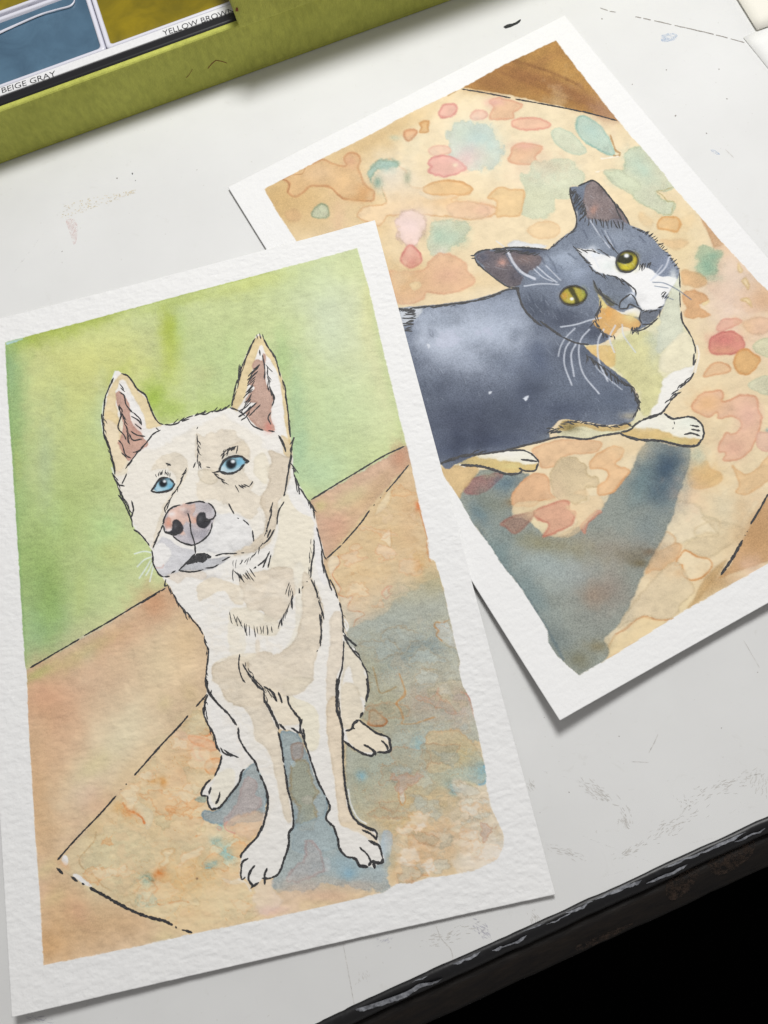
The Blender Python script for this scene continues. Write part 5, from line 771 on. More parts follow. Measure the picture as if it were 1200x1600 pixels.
def veil(name, col, dens, sc=500, lo=.45, hi=.7):
    """thin dried smear: a pigment film with holes"""
    m = Mat(name, col, .8, .2); c = m.coord(); tr = m.n('ShaderNodeBsdfTransparent'); mx = m.n('ShaderNodeMixShader')
    f = m.ramp(m.noise(c, sc, 5, .7, .6), (lo, (0, 0, 0)), (hi, (dens, dens, dens)))
    m.l(f, mx.inputs[0]); m.l(tr.outputs[0], mx.inputs[1]); m.l(m.p.outputs[0], mx.inputs[2])
    m.l(mx.outputs[0], m.t.nodes['Material Output'].inputs[0]); return m.m

# ================================================================== the setting
tag(mesh('floor', boxv(-900, 900, -1500, 900, -712, -700), BOXF, M_FLOOR), kind='structure')

# ------------------------------------------------------------------ table
E0, E1 = un(500, 1597), un(1200, 1277)
ex = (E1 - E0) / np.linalg.norm(E1 - E0); en = np.array([-ex[1], ex[0], 0])
table = tag(empty('work_table', E0, math.atan2(ex[1], ex[0])), 'worn white work table with chipped black front edge under the two paintings', 'table')
TL0 = lambda P: np.c_[(P - E0) @ ex, (P - E0) @ en, P[:, 2]]                 # world mm -> table frame mm
L0, L1, DEPTH = -260, 420, 560
top = mesh('tabletop', boxv(L0, L1, 0, DEPTH, -22, 0), BOXF, M_TABLE, table)
bm_r = np.random.RandomState(5)
def strip(name, prof, mat, jit, step=2.5, parent=table, x0=L0, x1=L1):
    """moulding swept along the front edge; each profile point wanders a little"""
    n = int((x1 - x0) / step) + 1; xs = np.linspace(x0, x1, n); V = []; k = len(prof)
    for j, (y, z) in enumerate(prof):
        V.append(np.c_[xs, y + jit * fbm(xs / 9 + 31 * j, xs * 0 + j * 7.7, j, 4), z + jit * .6 * fbm(xs / 7 + 11 * j, xs * 0 + 3.3 * j, j + 1, 4)])
    V = np.stack(V, 1).reshape(-1, 3)
    F = [(i * k + j, i * k + (j + 1) % k, (i + 1) * k + (j + 1) % k, (i + 1) * k + j) for i in range(n - 1) for j in range(k)]
    F += [tuple(range(k))[::-1], tuple((n - 1) * k + j for j in range(k))]
    return mesh(name, V, [f[::-1] for f in F], mat, parent, smooth=True)
edge = strip('edge_strip', [(.25, -20), (.25, .12), (-1.0, .32), (-2.6, .05), (-3.9, -1.0), (-4.5, -3.0), (-4.5, -20)], M_EDGE, .42)
ledge = strip('ledge', [(-4.3, -19.5), (-4.3, -3.8), (-7.5, -4.6), (-12.2, -6.0), (-13.6, -8.0), (-13.6, -19.5)], M_WOOD, .5, 4)
for x, y in ((-230, 520), (390, 520), (-230, 45), (390, 45)):
    mesh('leg', boxv(x - 22, x + 22, y - 22, y + 22, -700, -22), BOXF, M_WOOD, table)

def px_plane(pts, z=0.):
    P = np.array(pts, float); return TL0(un(P[:, 0], P[:, 1], z))
def blotch(name, pts, mat, z=.03, parent=top, smooth=True, rough=.8):
    """flat dried mark lying on the table"""
    P = curve(pts, True, 2) if smooth else np.array(pts, float)
    c = P.mean(0); ang = np.arange(len(P))
    P = P + (rough * np.c_[fbm(P[:, 0] / 4, P[:, 1] / 4, 1), fbm(P[:, 0] / 4 + 50, P[:, 1] / 4, 2)])
    V = px_plane(np.vstack([P, c[None]])); V[:, 2] = z
    n = len(P); return mesh(name, V, [(i, (i + 1) % n, n) for i in range(n)], mat, parent)
def ribbon_px(pts, w, gap=.0, seed=0, wob=.5, taper=True):
    """list of (left, right) pixel pairs along a pen stroke; breaks where the pen skipped the tooth"""
    P = curve(pts, False, 1.6)
    if len(P) < 3: P = np.array([P[0], (P[0] + P[-1]) / 2, P[-1]])
    T = np.gradient(P, axis=0); T /= np.maximum(np.linalg.norm(T, axis=1, keepdims=True), 1e-6)
    N = np.c_[-T[:, 1], T[:, 0]]; s = np.linspace(0, 1, len(P))
    ww = w * (.86 + .30 * fbm(P[:, 0] / 7 + seed, P[:, 1] / 7, seed, 2))
    if taper: ww = ww * np.clip(np.minimum(s, 1 - s) * len(P) / 3.2 + .35, 0, 1)
    j = .35 * np.c_[fbm(P[:, 0] / 5, P[:, 1] / 5, seed + 1, 2), fbm(P[:, 0] / 5 + 40, P[:, 1] / 5, seed + 2, 2)] * wob
    jl = .22 * w * fbm(P[:, 0] / 2.2, P[:, 1] / 2.2 + 9, seed + 3, 2)[:, None]; jr = .22 * w * fbm(P[:, 0] / 2.2 + 77, P[:, 1] / 2.2, seed + 4, 2)[:, None]
    keep = np.ones(len(P), bool)
    if gap: keep = fbm(P[:, 0] / 6 + 13, P[:, 1] / 6, seed + 5, 2) > -1 + 2 * gap
    return P + j + N * (ww[:, None] / 2 + jl), P + j - N * (ww[:, None] / 2 + jr), keep
def strokes_mesh(name, strokes, lift, mat, parent, gap=0.):
    V = []; F = []; k = 0
    for q, (pts, w) in enumerate(strokes):
        L, R, keep = ribbon_px(pts, w, gap, q % 40)
        A = lift(L); B = lift(R); n = len(A); A[:, 2] += (q % 50) * .0006; B[:, 2] += (q % 50) * .0006; V.append(np.stack([A, B], 1).reshape(-1, 3))
        F += [(k + 2 * i, k + 2 * i + 1, k + 2 * i + 3, k + 2 * i + 2) for i in range(n - 1) if keep[i] and keep[i + 1]]
        k += 2 * n
    return mesh(name, np.concatenate(V), F, mat, parent)
def scratches(strokes, z, mat, gap=0.):
    for q in strokes: strokes_mesh('scratch', [q], tlift(z), mat, top, gap)
def tlift(z): return lambda P: np.c_[px_plane(P)[:, :2], np.full(len(P), z)]
M_GRIME = flat('grime', (.29, .27, .25)); M_BLK = flat('dried_black_ink', (.02, .022, .022)); M_BLU = veil('pale_blue_smear', (.40, .52, .72), .55, 900, .4, .65); M_GRYV = veil('grey_smudge', (.36, .33, .29), .30, 900, .48, .8)
M_OCH = flat('pale_ochre_spatter', (.64, .57, .43)); M_PNKV = veil('pale_pink_smear', (.72, .45, .42), .4, 800, .4, .7); M_VIO = veil('violet_grey_smear', (.28, .27, .33), .4, 800, .46, .75); M_SCRV = veil('scraped_brown', (.055, .036, .026), .8, 700, .42, .7); M_LINE = flat('hairline', (.56, .55, .53)); M_STRK = flat('dull_streak', (.55, .535, .51), var=.1); M_STRV = flat('violet_streak', (.47, .465, .52), var=.12)
z4, z2, z5, z6, z7 = Z(700, 0, 5 / 12), Z(0, 250, 1 / 3), Z(800, 1000, 1 / 3), Z(500, 1300, 7 / 12), Z(0, 1300, 1 / 3)
scratches([(z4(688,60, 760,75, 850,95, 950,118, 1040,140, 1112,160), 1.7), (z4(570,30, 600,40), 1.4), (z4(605,42, 630,46), 1.6)], .03, M_GRIME, .3)
blotch('ink_blot', z4(208,102, 222,92, 250,85, 272,72, 268,84, 240,100, 215,108), M_BLK, .05)
for p in (z4(798,135, 830,125, 860,130, 850,150, 805,158), z4(985,560, 1005,565, 1020,580, 995,575)): blotch('blue_smear', p, M_BLU)
for q, p in enumerate((z2(620,60, 622,68), z2(634,95, 636,98), z2(545,85, 552,86), z2(290,427, 292,430), z2(922,45, 924,47), z4(1015,258, 1017,262), z4(1043,370, 1049,372), z4(850,436, 856,432), z4(967,498, 972,502), z4(690,315, 692,318), z4(818,260, 820,264), z5(500,450, 504,452), z5(980,412, 983,414), z5(265,712, 270,716), z5(830,775, 836,778), z5(1150,150, 1152,153), z5(150,362, 152,364),
                       z5(130,808, 133,810), z4(575,70, 580,72))): strokes_mesh('paint_speck', [(p, 3.2 if q < 6 else 2.6)], tlift(.03), M_BLK if q < 2 else M_GRIME, top)
scratches([(z2(65,528, 95,495), 1.5), (z2(95,485, 125,445), 3), (z2(128,442, 136,432), 2.4), (z2(158,410, 165,392), 3), (z2(200,350, 206,343), 3), (z2(262,270, 282,245), 4.2), (z2(255,285, 258,280), 1.6), (z2(165,395, 185,365), 1.3)], .03, M_GRYV)
_sp = []
for k in range(150):
    u, v = bm_r.rand(), bm_r.rand(); x = 290 + 345 * u; y = 205 - 65 * u + 75 * v - 60 * u * v
    _sp.append((z2(x, y, x + bm_r.uniform(3, 9), y - bm_r.uniform(0, 4)), bm_r.uniform(.8, 2.0)))
tag(strokes_mesh('ochre_spatter', _sp, tlift(.03), M_OCH, top), kind='stuff')
blotch('pink_smear', z2(310,285, 350,280, 365,330, 350,400, 330,350), M_PNKV)
scratches([(z5(640,530, 665,485, 685,440), 1.6), (z5(560,570, 640,574), 1.2), (z4(1040,560, 1072,592), 1.4), (z5(1085,0, 1160,130), 1.1)], .03, M_LINE, .1)
scratches([(z5(135,612, 175,622), 2.2), (z5(232,638, 290,655, 340,670), 2.4), (z5(300,660, 345,700, 410,745), 2.0), (z5(495,850, 498,900), 1.4), (z5(1085,800, 1080,820), 3)], .035, M_GRYV)
def smear(x, y, w, hgt, ang, n, mat, ln=(3, 11), wd=(.5, 1.3), name='smudge'):
    """patch of many faint rubbed streaks"""
    S = []; ca, sa = math.cos(math.radians(ang)), math.sin(math.radians(ang))
    for k in range(n):
        u, v = np.clip(bm_r.randn(2) * .42, -1, 1); px_, py_ = x + ca * u * w - sa * v * hgt, y + sa * u * w + ca * v * hgt
        a = math.radians(ang + bm_r.uniform(-22, 22)); l = bm_r.uniform(*ln)
        S.append(([(px_, py_), (px_ + math.cos(a) * l / 2 + bm_r.uniform(-.6, .6), py_ + math.sin(a) * l / 2), (px_ + math.cos(a) * l, py_ + math.sin(a) * l)], bm_r.uniform(*wd)))
    return tag(strokes_mesh(name, S, tlift(.03), mat, top, .25), kind='stuff')
smear(930, 1235, 34, 12, 32, 70, M_STRK); smear(975, 1275, 20, 12, 70, 40, M_STRK); smear(1070, 1250, 18, 10, 40, 26, M_STRK, (1, 4)); smear(1155, 1265, 16, 9, -30, 26, M_GRYV, (1, 4), (1, 2.4)); smear(1130, 1230, 70, 16, -20, 60, M_STRK); smear(1050, 1290, 60, 14, -28, 60, M_STRK); smear(985, 1330, 40, 8, -26, 40, M_STRK); smear(880, 1330, 40, 8, 14, 40, M_STRK); smear(828, 1222, 7, 12, 60, 16, M_STRK); smear(1190, 1225, 20, 26, -75, 40, M_STRK)
smear(750, 1450, 24, 12, 40, 46, M_STRV); smear(600, 1470, 16, 8, -20, 20, M_STRV, (2, 7)); smear(700, 1460, 50, 14, -18, 50, M_STRK); smear(570, 1525, 8, 12, 80, 18, M_STRK, (2, 6)); smear(833, 1432, 10, 10, 60, 20, M_STRK); smear(60, 1592, 20, 5, 10, 16, M_STRV)
pass
scratches([(z6(62,300, 75,370, 92,465), 1.3), (z6(310,250, 325,285, 350,315, 358,350), 1.5)], .03, M_LINE)
scratches([(z6(700,10, 830,60, 900,85), 1.2), (z6(760,120, 830,100), 1.4), (z6(990,30, 1060,15), 1.6)], .03, M_GRYV)
# chips on the black edge
def chip(xpx, t0, t1, ln, k):
    """worn-through patch lying on the rounded strip, t across it"""
    P0 = px_plane([(xpx, 1597 - (xpx - 500) * 320 / 700)])[0]; n = 18; V = []
    for i in range(n):
        a = i / (n - 1); w = min(1, 5 * a, 5 * (1 - a)) * (.55 + .6 * float(fbm(np.array([a * 4 + k * 3.1]), np.array([k * 1.7]), k, 3)[0]))
        o = .3 * float(fbm(np.array([a * 5 + k]), np.array([9.]), k + 1, 3)[0])
        for t in (t0 + o, t0 + o + max(.05, (t1 - t0) * w)):
            V.append((P0[0] + (a - .5) * ln, -t, (.55 if t < 1 else .55 - .10 * (t - 1) ** 2) + .05))
    return V, [(2 * i, 2 * i + 2, 2 * i + 3, 2 * i + 1) for i in range(n - 1)]
for k, (x, t0, t1, ln) in enumerate(((722, .3, 1.6, 6), (748, .4, 2.0, 5), (772, 1.2, 2.4, 4), (800, .2, 1.2, 7), (818, .8, 2.2, 5), (838, .2, .9, 6), (905, .3, 1.5, 8), (935, .4, 2.3, 8), (960, .3, 1.8, 9), (985, .6, 2.0, 5), (1015, .5, 1.5, 6), (1040, .6, 2.2, 8), (1068, .4, 1.6, 8), (1095, .5, 1.9, 6), (1130, .6, 2.0, 10), (1160, .4, 1.3, 8), (1185, .5, 1.6, 8), (876, .9, 1.8, 6), (660, .2, .8, 5), (1145, .9, 1.7, 5))):
    if k % 3 == 1: continue
    if k % 4 == 3: t0, t1 = t0 + 1.4, t1 + 1.6
    V, F = chip(x + bm_r.uniform(-6, 6), t0 + .25, t1, ln * bm_r.uniform(.7, 1.7), k); mesh('paint_chip', V, F, M_CHIP, edge)
def ledge_mark(pts, name='scrape'):
    P = px_plane(pts, -4.6); P[:, 2] = np.interp(-P[:, 1], [4.3, 7.5, 12.2, 14], [-3.2, -4.0, -5.4, -7.2]); n = len(P); c = P.mean(0); c[2] += .1
    mesh(name, np.vstack([P, c[None]]), [(i, (i + 1) % n, n)[::-1] for i in range(n)], M_SCRV, ledge)
ledge_mark(curve(z6(930,130, 1010,90, 1000,140, 960,180, 930,175), True)); ledge_mark(curve(z6(1040,75, 1150,20, 1155,60, 1090,110, 1050,110), True)); ledge_mark(curve(z6(690,305, 760,275, 840,245, 780,285, 700,318), True))
# torn curl of tape hanging off the edge
tp = curve(z6(95,472, 150,455, 215,432, 245,418, 265,405, 300,400, 325,392), False, 2); n = len(tp); V = []
for i, (x, y) in enumerate(tp):
    w = 8 * math.sin(math.pi * min(1, .12 + .9 * i / n)) ** .6 + 2 * float(fbm(np.array([i / 3.]), np.array([.3]), 2)[0])
    a = px_plane([(x, y)])[0]; b = px_plane([(x + 3, y + w)])[0]
    V += [(a[0], a[1], .75), (b[0], b[1], .35 + .5 * float(fbm(np.array([i / 4.]), np.array([4.]), 1)[0]))]
mesh('peeling_tape', V, [(2 * i, 2 * i + 1, 2 * i + 3, 2 * i + 2) for i in range(n - 1)], M_CHIP, edge)

# ================================================================== sheets of paper
def s2l(c): c = np.clip(c / 255., 0, 1); return np.where(c <= .04045, c / 12.92, ((c + .055) / 1.055) ** 2.4)
WHITE = s2l(np.array([232., 232., 230.]))
class Sheet:
    """a rectangular sheet with gently lifted corners; local frame = its own empty"""
    def __init__(s, x, y, rot, zTL, zTR, zBR, zBL, W, H, sh, tp, base, tooth, hump=0., pl=2.4):
        s.__dict__.update(x=x, y=y, rot=rot, z=(zTL, zTR, zBR, zBL), W=W, H=H, sh=sh, tp=tp, base=base, tooth=tooth, hump=hump, pl=pl)
        s.c, s.s = math.cos(rot), math.sin(rot)
    def local(s, u, v):
        a = (u - .5) * s.W * (1 + s.tp * (v - .5)); b = (.5 - v) * s.H + s.sh * a
        TL, TR, BR, BL = s.z
        z = s.base + TL * (1 - u) * (1 - v) + TR * u ** 2 * (1 - v) + BR * u ** 2 * v ** 2.4 + BL * (1 - u) ** 2 * v ** s.pl + s.hump * u ** 3 * np.exp(-((v - .52) / .22) ** 2)
        return a, b, z
    def relief(s, a, b):
        k = fbm(a / 2.15 + .5 * fbm(a / 5, b / 5, 6), b / 1.15 + .4 * fbm(a / 4, b / 4, 2), 1, 2) + .45 * fbm(a / 5.5, b / 4.5, 4, 2)
        return s.tooth * k + .13 * fbm(a / 38 + 5, b / 42, 7, 2)
    def world(s, a, b, z): return np.stack([s.x + s.c * a - s.s * b, s.y + s.s * a + s.c * b, z], -1)
    def lift(s, extra):
        def f(P):
            z = np.full(len(P), s.base + 1.)
            for _ in range(6):
                Q = un(P[:, 0], P[:, 1], z); dx, dy = Q[:, 0] - s.x, Q[:, 1] - s.y
                a = s.c * dx + s.s * dy; b = -s.s * dx + s.c * dy
                v = .5 - (b - s.sh * a) / s.H; u = a / (s.W * (1 + s.tp * (v - .5))) + .5
                u2, v2 = np.clip(u, 0, 1), np.clip(v, 0, 1)
                z = s.local(u2, v2)[2] + s.relief(a, b) + extra
            return np.stack([a, b, z], -1)
        return f
    def build(s, name, painter, ink, step, parts, subs, label, cat):
        root = tag(empty(name, (s.x, s.y, 0), s.rot), label, cat)
        nu, nv = int(s.W / step / 16) * 16, int(s.H / step / 16) * 16
        u, v = np.meshgrid(np.linspace(0, 1, nu + 1), np.linspace(0, 1, nv + 1))
        a, b, z0 = s.local(u, v); z = z0 + s.relief(a, b)
        # barely uneven cut edges
        X, Y = pix(s.world(a, b, z).reshape(-1, 3)); c = painter(X, Y)
        wy = np.interp(Y, [450, 1000, 1480], [233, 226, 211])[:, None] / 232.
        alb = s2l(c.c) / (WHITE * s2l(wy * 232.) / s2l(np.array([232.]))) * .80; alb *= np.minimum(1, .815 / alb.max(1))[:, None]
        reg = c.reg.reshape(u.shape)
        for rid, poly in subs: reg[c.mask(poly, soft=.5).reshape(u.shape) > .5] = rid
        V = np.stack([a, b, z], -1).reshape(-1, 3); idx = np.arange(V.shape[0]).reshape(u.shape)
        Q = np.stack([idx[:-1, :-1], idx[1:, :-1], idx[1:, 1:], idx[:-1, 1:]], -1).reshape(-1, 4)
        fr = reg[:-1, :-1].reshape(-1)
        objs = {}
        for rid, (pn, par, lab) in parts.items():
            F = Q[fr == rid]
            if not len(F): continue
            VV, CC = V, alb
            if rid == 0:
                ring = np.r_[idx[0, :], idx[1:, -1], idx[-1, -2::-1], idx[-2:0:-1, 0]]; low = V[ring] - [0, 0, .42]; n = len(V); m = len(ring)
                VV = np.vstack([V, low]); CC = np.vstack([alb, np.tile([[.74, .735, .71]], (m, 1))])
                k = np.arange(m); k2 = (k + 1) % m
                F = np.vstack([F, np.stack([ring[k2], ring[k], n + k, n + k2], -1)[:, ::-1]])
                g = idx[::16, ::16]; lo2 = V[g.ravel()] - [0, 0, .42]; base = len(VV); gi = base + np.arange(g.size).reshape(g.shape)
                VV = np.vstack([VV, lo2]); CC = np.vstack([CC, np.tile([[.74, .735, .71]], (g.size, 1))])
                F = np.vstack([F, np.stack([gi[:-1, :-1], gi[:-1, 1:], gi[1:, 1:], gi[1:, :-1]], -1).reshape(-1, 4)])
            used = np.unique(F); mp = np.zeros(len(VV), np.int64); mp[used] = np.arange(len(used))
            objs[rid] = mesh(pn, VV[used], mp[F], M_PAPER, objs[par] if par is not None else root, True, None, CC[used])
            if lab: objs[rid]['label'] = lab
        tag(strokes_mesh('ink_lines', ink, s.lift(.05), M_INK, root, .1), kind='stuff')
        return root

cat_sheet = Sheet(76.8068, 111.7601, .1867, .7, .0, 9.3, 6.45, 142.2779, 221.1157, -.0208, -.0282, .62, .070, 0., 5.)
dog_sheet = Sheet(-57.0872, 68.6407, -.0988, .0, 3.0, 1.45, 4.85, 156.3214, 225.6631, -.0091, .0110, .62, .13, 1.3)
EYES_D = (zB(640,180, 655,145, 690,115, 730,108, 770,120, 778,145, 750,175, 700,200, 655,198), zB(300,280, 315,245, 350,225, 385,225, 405,250, 395,280, 350,295, 315,292))
NOSE_D = zB(355,440, 375,395, 420,370, 500,350, 560,348, 600,365, 622,405, 615,440, 600,480, 560,540, 510,570, 450,555, 400,525, 360,495)
EAR_DL = zA(135,265, 110,330, 85,400, 75,470, 70,560, 85,620, 105,680, 130,790, 215,735, 295,640, 370,545, 340,500, 310,430, 290,390, 250,360, 220,320, 195,290, 165,275)
EAR_DR = zA(1045,590, 1040,520, 1030,440, 1020,370, 1005,310, 985,250, 960,190, 920,130, 886,72, 860,95, 830,150, 800,220, 785,290, 765,350, 745,430, 735,455, 810,500, 850,550, 905,575, 985,600)
dog_sheet.build('dog_painting', paint_dog, [(q, w * 1.12) for q, w in dog_ink()], .25,
    {0: ('sheet', None, None), 1: ('wall_wash', None, 'green painted wall behind the dog'), 2: ('floor_wash', None, 'tan painted floor'), 3: ('rug_wash', None, 'mottled painted rug'), 4: ('painted_dog', None, 'white dog with blue eyes sitting on the rug'),
     5: ('nose', 4, None), 6: ('eye', 4, None), 7: ('eye', 4, None), 8: ('ear', 4, None), 9: ('ear', 4, None)},
    [(5, NOSE_D), (6, EYES_D[0]), (7, EYES_D[1]), (8, EAR_DL), (9, EAR_DR)],
    'watercolour of a white dog with blue eyes, lying on top of the cat painting', 'painting')
EYES_C = (za(515,640, 540,600, 590,588, 640,605, 658,635, 640,670, 590,690, 535,680), za(808,460, 825,425, 865,407, 905,420, 922,455, 910,495, 865,517, 825,505))
cat_sheet.build('cat_painting', paint_cat, [(q, w * 1.22) for q, w in cat_ink()], .275,
    {0: ('sheet', None, None), 1: ('rug_wash', None, 'cream painted rug with pink, orange and teal spots'), 2: ('floor_wash', None, 'dark brown painted floor corner, top'), 3: ('shadow_wash', None, 'blue-grey painted shadow'), 4: ('painted_cat', None, 'dark grey and white cat with yellow eyes'),
     5: ('eye', 4, None), 6: ('eye', 4, None), 7: ('ear', 4, None), 8: ('ear', 4, None), 9: ('nose', 4, None), 10: ('floor_wash', None, 'brown painted floor corner, lower right')},
    [(5, EYES_C[0]), (6, EYES_C[1]), (7, za(690,40, 730,70, 780,130, 830,190, 880,270, 800,250, 650,235, 605,240, 590,180, 575,120, 568,75, 610,72, 650,52)), (8, za(70,430, 75,455, 120,500, 180,550, 240,590, 290,600, 330,540, 410,470, 450,400, 370,392, 280,388, 200,395, 110,405)), (9, zb(625,190, 640,160, 680,130, 715,125, 710,160, 730,200, 690,195, 665,205, 630,208))],
    'watercolour of a grey and white cat with yellow eyes, partly under the dog painting', 'painting')

def plain_sheet(name, corners, z, mat, label, cat, lift=0.):
    """blank sheet given by its four corners (mm), slightly bowed"""
    C = np.array(corners, float); o = C.mean(0); n = 24; V = []
    for j in range(n + 1):
        for i in range(n + 1):
            u, v = i / n, j / n
            p = C[0] * (1 - u) * (1 - v) + C[1] * u * (1 - v) + C[2] * u * v + C[3] * (1 - u) * v
            V.append((p[0] - o[0], p[1] - o[1], z + lift * (1 - u) ** 2 * v ** 2 + .2 * math.sin(3 * u + 2 * v) ** 2))
    k = n + 1; top_ = V; bot = [(x, y, zz - .3) for x, y, zz in V]; m = len(V)
    F = [(j * k + i, j * k + i + 1, (j + 1) * k + i + 1, (j + 1) * k + i) for j in range(n) for i in range(n)]
    G = [tuple(m + q for q in f[::-1]) for f in F]
    ring = [i for i in range(k)] + [j * k + n for j in range(1, k)] + [n * k + i for i in range(n - 1, -1, -1)] + [j * k for j in range(n - 1, 0, -1)]
    S = [(ring[(i + 1) % len(ring)], ring[i], m + ring[i], m + ring[(i + 1) % len(ring)]) for i in range(len(ring))]
    return tag(mesh(name, top_ + bot, F + G + S, mat, None, True, (o[0], o[1], 0)), label, cat)
_m = Mat('cream_paper', (.80, .775, .70), .9, .2); _c = _m.coord(); _m.l(_m.bump(_m.noise(_c, 900, 3), .4, .00012), _m.p.inputs['Normal']); M_CREAM = _m.m
_m = Mat('white_paper', (.80, .80, .79), .9, .2); _c = _m.coord(); _m.l(_m.bump(_m.noise(_c, 900, 3), .4, .00012), _m.p.inputs['Normal']); M_WP = _m.m
A, Bq = un(1162, 58, .5), un(1204, 110, .5); d = (Bq - A) / np.linalg.norm(Bq - A); nn = np.array([-d[1], d[0], 0])
plain_sheet('paper_sheet', [A[:2], (A + nn * 110)[:2], (A + nn * 110 + d * 150)[:2], (A + d * 150)[:2]], .45, M_WP, 'white paper corner at the right edge, lying under the cream paper', 'paper')
A2, B2 = un(1154, 0, 1), un(1183, 47, 1); d2 = (A2 - B2) / np.linalg.norm(A2 - B2); n2 = np.array([d2[1], -d2[0], 0])
plain_sheet('paper_sheet', [B2[:2], (B2 + n2 * 110)[:2], (B2 + n2 * 110 + d2 * 130)[:2], (B2 + d2 * 130)[:2]], 1.15, M_CREAM, 'cream paper corner at the top right edge of the table', 'paper')

# ================================================================== cloth-covered paint box
BA, BB = un(0, 257), un(703, 2); be = (BB - BA) / np.linalg.norm(BB - BA)
box = tag(empty('paint_box', BA, math.atan2(be[1], be[0])), 'green cloth-covered paint box with open pans at the top left', 'paint box')
_m = Mat('green_book_cloth', (.30, .32, .05), .75, .3)
tc = _m.n('ShaderNodeTexCoord')
def weave(rot, sc):
    w = _m.n('ShaderNodeTexWave', wave_type='BANDS', bands_direction='X'); mp = _m.n('ShaderNodeMapping'); mp.inputs['Rotation'].default_value = rot; _m.l(tc.outputs['Object'], mp.inputs[0]); _m.l(mp.outputs[0], w.inputs[0])
    w.inputs['Scale'].default_value = sc; w.inputs['Distortion'].default_value = 5; w.inputs['Detail'].default_value = 3; w.inputs['Detail Scale'].default_value = 2; return w.outputs['Fac']
_w1, _w2 = weave((0, 0, 0), 620), weave((0, math.pi / 2, 0), 620)
_c = _m.coord((1, 1, .45)); _n1 = _m.noise(_c, 420, 5, .7); _n2 = _m.noise(_m.coord(), 30, 4)
_k = _m.ramp(_n2, (.3, (.42, .44, .085)), (.7, (.52, .54, .115))); _k = _m.mix(.55, _k, _m.ramp(_n1, (.3, (.62, .62, .6)), (.7, (1.2, 1.2, 1.15))), 'MULTIPLY')
_k = _m.mix(.22, _k, _m.ramp(_w1, (.1, (.6, .6, .6)), (.9, (1.25, 1.25, 1.25))), 'MULTIPLY'); _m.l(_k, _m.p.inputs['Base Color'])
_b = _m.bump(_w1, .35, .00012); _b = _m.bump(_w2, .35, .00012, _b); _b = _m.bump(_n1, .3, .0003, _b); _m.l(_b, _m.p.inputs['Normal']); M_CLOTH = _m.m
M_TRAY = Mat('black_tray', (.006, .006, .008), .34, .5).m
_m = Mat('lilac_white_plastic', (.66, .66, .74), .35, .5); M_PAN = _m.m
M_LABEL = flat('white_label', (.72, .72, .73), .5, .3, .05)
_m = Mat('blue_grey_paint', (.07, .14, .22), .28, .5); _c = _m.coord(); _m.l(_m.ramp(_m.noise(_c, 55, 5, .6, 1), (.3, (.052, .105, .165)), (.7, (.085, .165, .245))), _m.p.inputs['Base Color']); _m.l(_m.bump(_m.noise(_c, 70, 2, .5, .6), .3, .001), _m.p.inputs['Normal']); M_BLUE = _m.m
_m = Mat('olive_yellow_paint', (.2, .15, .004), .2, .5); _c = _m.coord(); _m.l(_m.ramp(_m.noise(_c, 50, 5, .6, 1), (.3, (.150, .118, .004)), (.7, (.27, .20, .006))), _m.p.inputs['Base Color']); _m.l(_m.bump(_m.noise(_c, 60, 2, .5, .4), .12, .0008), _m.p.inputs['Normal']); M_YEL = _m.m
HB = 22.
def rbox(name, s0, s1, t0, t1, z0, z1, mat, w, par=box, seg=3): return bevel(mesh(name, boxv(s0, s1, t0, t1, z0, z1), BOXF, mat, par), w, seg)
case = rbox('case', -60, 290, 0, 150, 0, 17.5, M_CLOTH, .6)
rbox('front_wall', -60, 290, -.15, 2.5, 1, HB, M_CLOTH, .9, case)
rbox('tray', -58, 288, 2.6, 148, 15, HB - 3.6, M_TRAY, .5)
rbox('tray_rim', -58, 288, 2.75, 7.5, 16, HB - .5, M_TRAY, 1.3, box, 4)
rbox('label_strip', -57, 287, 7.6, 11.3, 16, HB - .9, M_LABEL, .3)
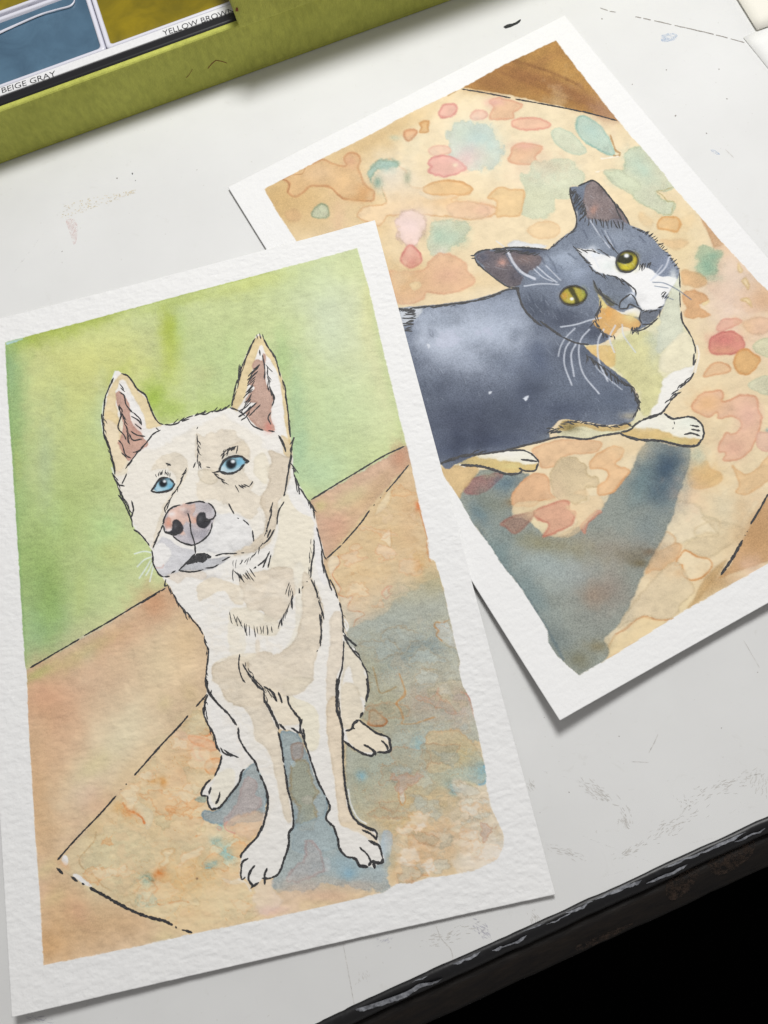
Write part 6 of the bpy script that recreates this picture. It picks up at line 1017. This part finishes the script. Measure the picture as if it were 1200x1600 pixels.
def pan(s0, s1, t0, t1, paint, label):
    """plastic trough with a rounded rim, filled with paint"""
    def rr(x0, x1, y0, y1, r, n=6):
        out = []
        for cx, cy, a0 in ((x1 - r, y0 + r, -90), (x1 - r, y1 - r, 0), (x0 + r, y1 - r, 90), (x0 + r, y0 + r, 180)):
            for k in range(n + 1): a = math.radians(a0 + 90 * k / n); out.append((cx + r * math.cos(a), cy + r * math.sin(a)))
        return out
    rings = [(rr(s0, s1, t0, t1, 1.2), 17), (rr(s0, s1, t0, t1, 1.2), 20.6), (rr(s0 + .3, s1 - .3, t0 + .3, t1 - .3, 1.1), 21.0), (rr(s0 + 1.1, s1 - 1.1, t0 + 1.1, t1 - 1.1, 1.2), 21.0), (rr(s0 + 1.6, s1 - 1.6, t0 + 1.6, t1 - 1.6, 1.5), 20.7), (rr(s0 + 2.0, s1 - 2.0, t0 + 2.0, t1 - 2.0, 1.5), 17.5)]
    V = [(x, y, z) for ring, z in rings for x, y in ring]; m = len(rings[0][0])
    F = [(r * m + i, r * m + (i + 1) % m, (r + 1) * m + (i + 1) % m, (r + 1) * m + i) for r in range(len(rings) - 1) for i in range(m)]
    p = mesh('pan', V, F, M_PAN, box, True)
    nx, ny = 40, 30; a0, a1, b0, b1 = s0 + 1.7, s1 - 1.7, t0 + 1.7, t1 - 1.7; xs, ys = np.meshgrid(np.linspace(a0, a1, nx), np.linspace(b0, b1, ny))
    e = np.minimum(np.minimum(xs - a0, a1 - xs), np.minimum(ys - b0, b1 - ys))
    zz = 19.5 + .5 * np.exp(-e / 1.6) + .3 * fbm(xs / 9 + s0, ys / 9, 3, 2)
    ii = np.arange(nx * ny).reshape(ny, nx)
    mesh('paint', np.stack([xs, ys, zz], -1).reshape(-1, 3), np.stack([ii[:-1, :-1], ii[:-1, 1:], ii[1:, 1:], ii[1:, :-1]], -1).reshape(-1, 4), paint, p, True)['label'] = label
    return p
pb = pan(7.5, 56.2, 11.45, 44., M_BLUE, 'blue-grey paint'); pan(56.7, 107.5, 11.45, 44., M_YEL, 'olive yellow-brown paint')
pan(7.5, 56.2, 45.5, 78, M_YEL, 'olive paint'); pan(56.7, 107.5, 45.5, 78, M_BLUE, 'blue paint')
# raised white line that puts in the highlight of the blue pan's recess
cr_ = curve([(12, 36.4), (20, 37.7), (30, 38.6), (37, 39), (44, 38.4), (48.2, 38), (50.2, 39.4), (50.8, 41.5)], False, .6); n = len(cr_); V = []
for i, (x, y) in enumerate(cr_):
    w = .18 + .35 * max(0, 1 - i / n * 1.6) + .12 * float(fbm(np.array([i / 5.]), np.array([1.]), 1)[0]); V += [(x, y - w, 20.0), (x, y, 20.6), (x, y + w, 20.0)]
mesh('recess_highlight', V, [q for i in range(n - 1) for q in ((3 * i, 3 * i + 3, 3 * i + 4, 3 * i + 1), (3 * i + 1, 3 * i + 4, 3 * i + 5, 3 * i + 2))], M_PAN, pb, True)
def lettering(txt, s, t, width, rot=0.):
    cu = bpy.data.curves.new('lettering', 'FONT'); cu.body = txt; cu.size = 1; cu.resolution_u = 4
    o = bpy.data.objects.new('t', cu); COL.objects.link(o); bpy.context.view_layer.update()
    me = bpy.data.meshes.new_from_object(o); bpy.data.objects.remove(o)
    co = np.zeros(len(me.vertices) * 3); me.vertices.foreach_get('co', co); co = co.reshape(-1, 3); x0, x1 = co[:, 0].min(), co[:, 0].max()
    k = width / (x1 - x0); ky = 2.45 / .69; co = np.c_[(co[:, 0] - x0) * k, co[:, 1] * ky, co[:, 2] * 0]
    me.vertices.foreach_set('co', (co * MM).astype(np.float32).ravel()); me.update(); me.materials.append(M_PRINT)
    q = bpy.data.objects.new('lettering', me); COL.objects.link(q); q.parent = box; q.location = (s * MM, t * MM, (HB - .9 + .04) * MM); q.rotation_euler = (0, 0, rot); return q
M_PRINT = Mat('black_print', (.03, .03, .032), .6, .3).m
lettering('BEIGE GRAY', 15.2, 8.35, 20.8, -.04); lettering('YELLOW BROWN', 78.0, 7.9, 27.4, -.035)
# lid folded over the right half of the box
lid = rbox('lid', 105.0, 290, -2.6, 120, 22.2, 36, M_CLOTH, 1.0, box, 4)
_st = flat('red_brown_stain', (.20, .075, .03), .8)
mesh('stain', [(105.3, -2.68, 29.5), (106.4, -2.7, 29.2), (106.6, -2.7, 30.6), (105.9, -2.68, 31)], [(0, 1, 2, 3)], _st, lid)
def wall_mark(pts, w):
    V = []
    for i, (s, z) in enumerate(pts): V += [(s, -.22, z - w), (s, -.22, z + w)]
    mesh('stain', V, [(2 * i, 2 * i + 2, 2 * i + 3, 2 * i + 1) for i in range(len(pts) - 1)], _st, case)
wall_mark([(89, 9), (91, 10.4), (93, 11.2), (95, 9.8), (96.5, 8.4)], .2); wall_mark([(80, 8.4), (81.5, 9.2), (83.5, 11)], .14)
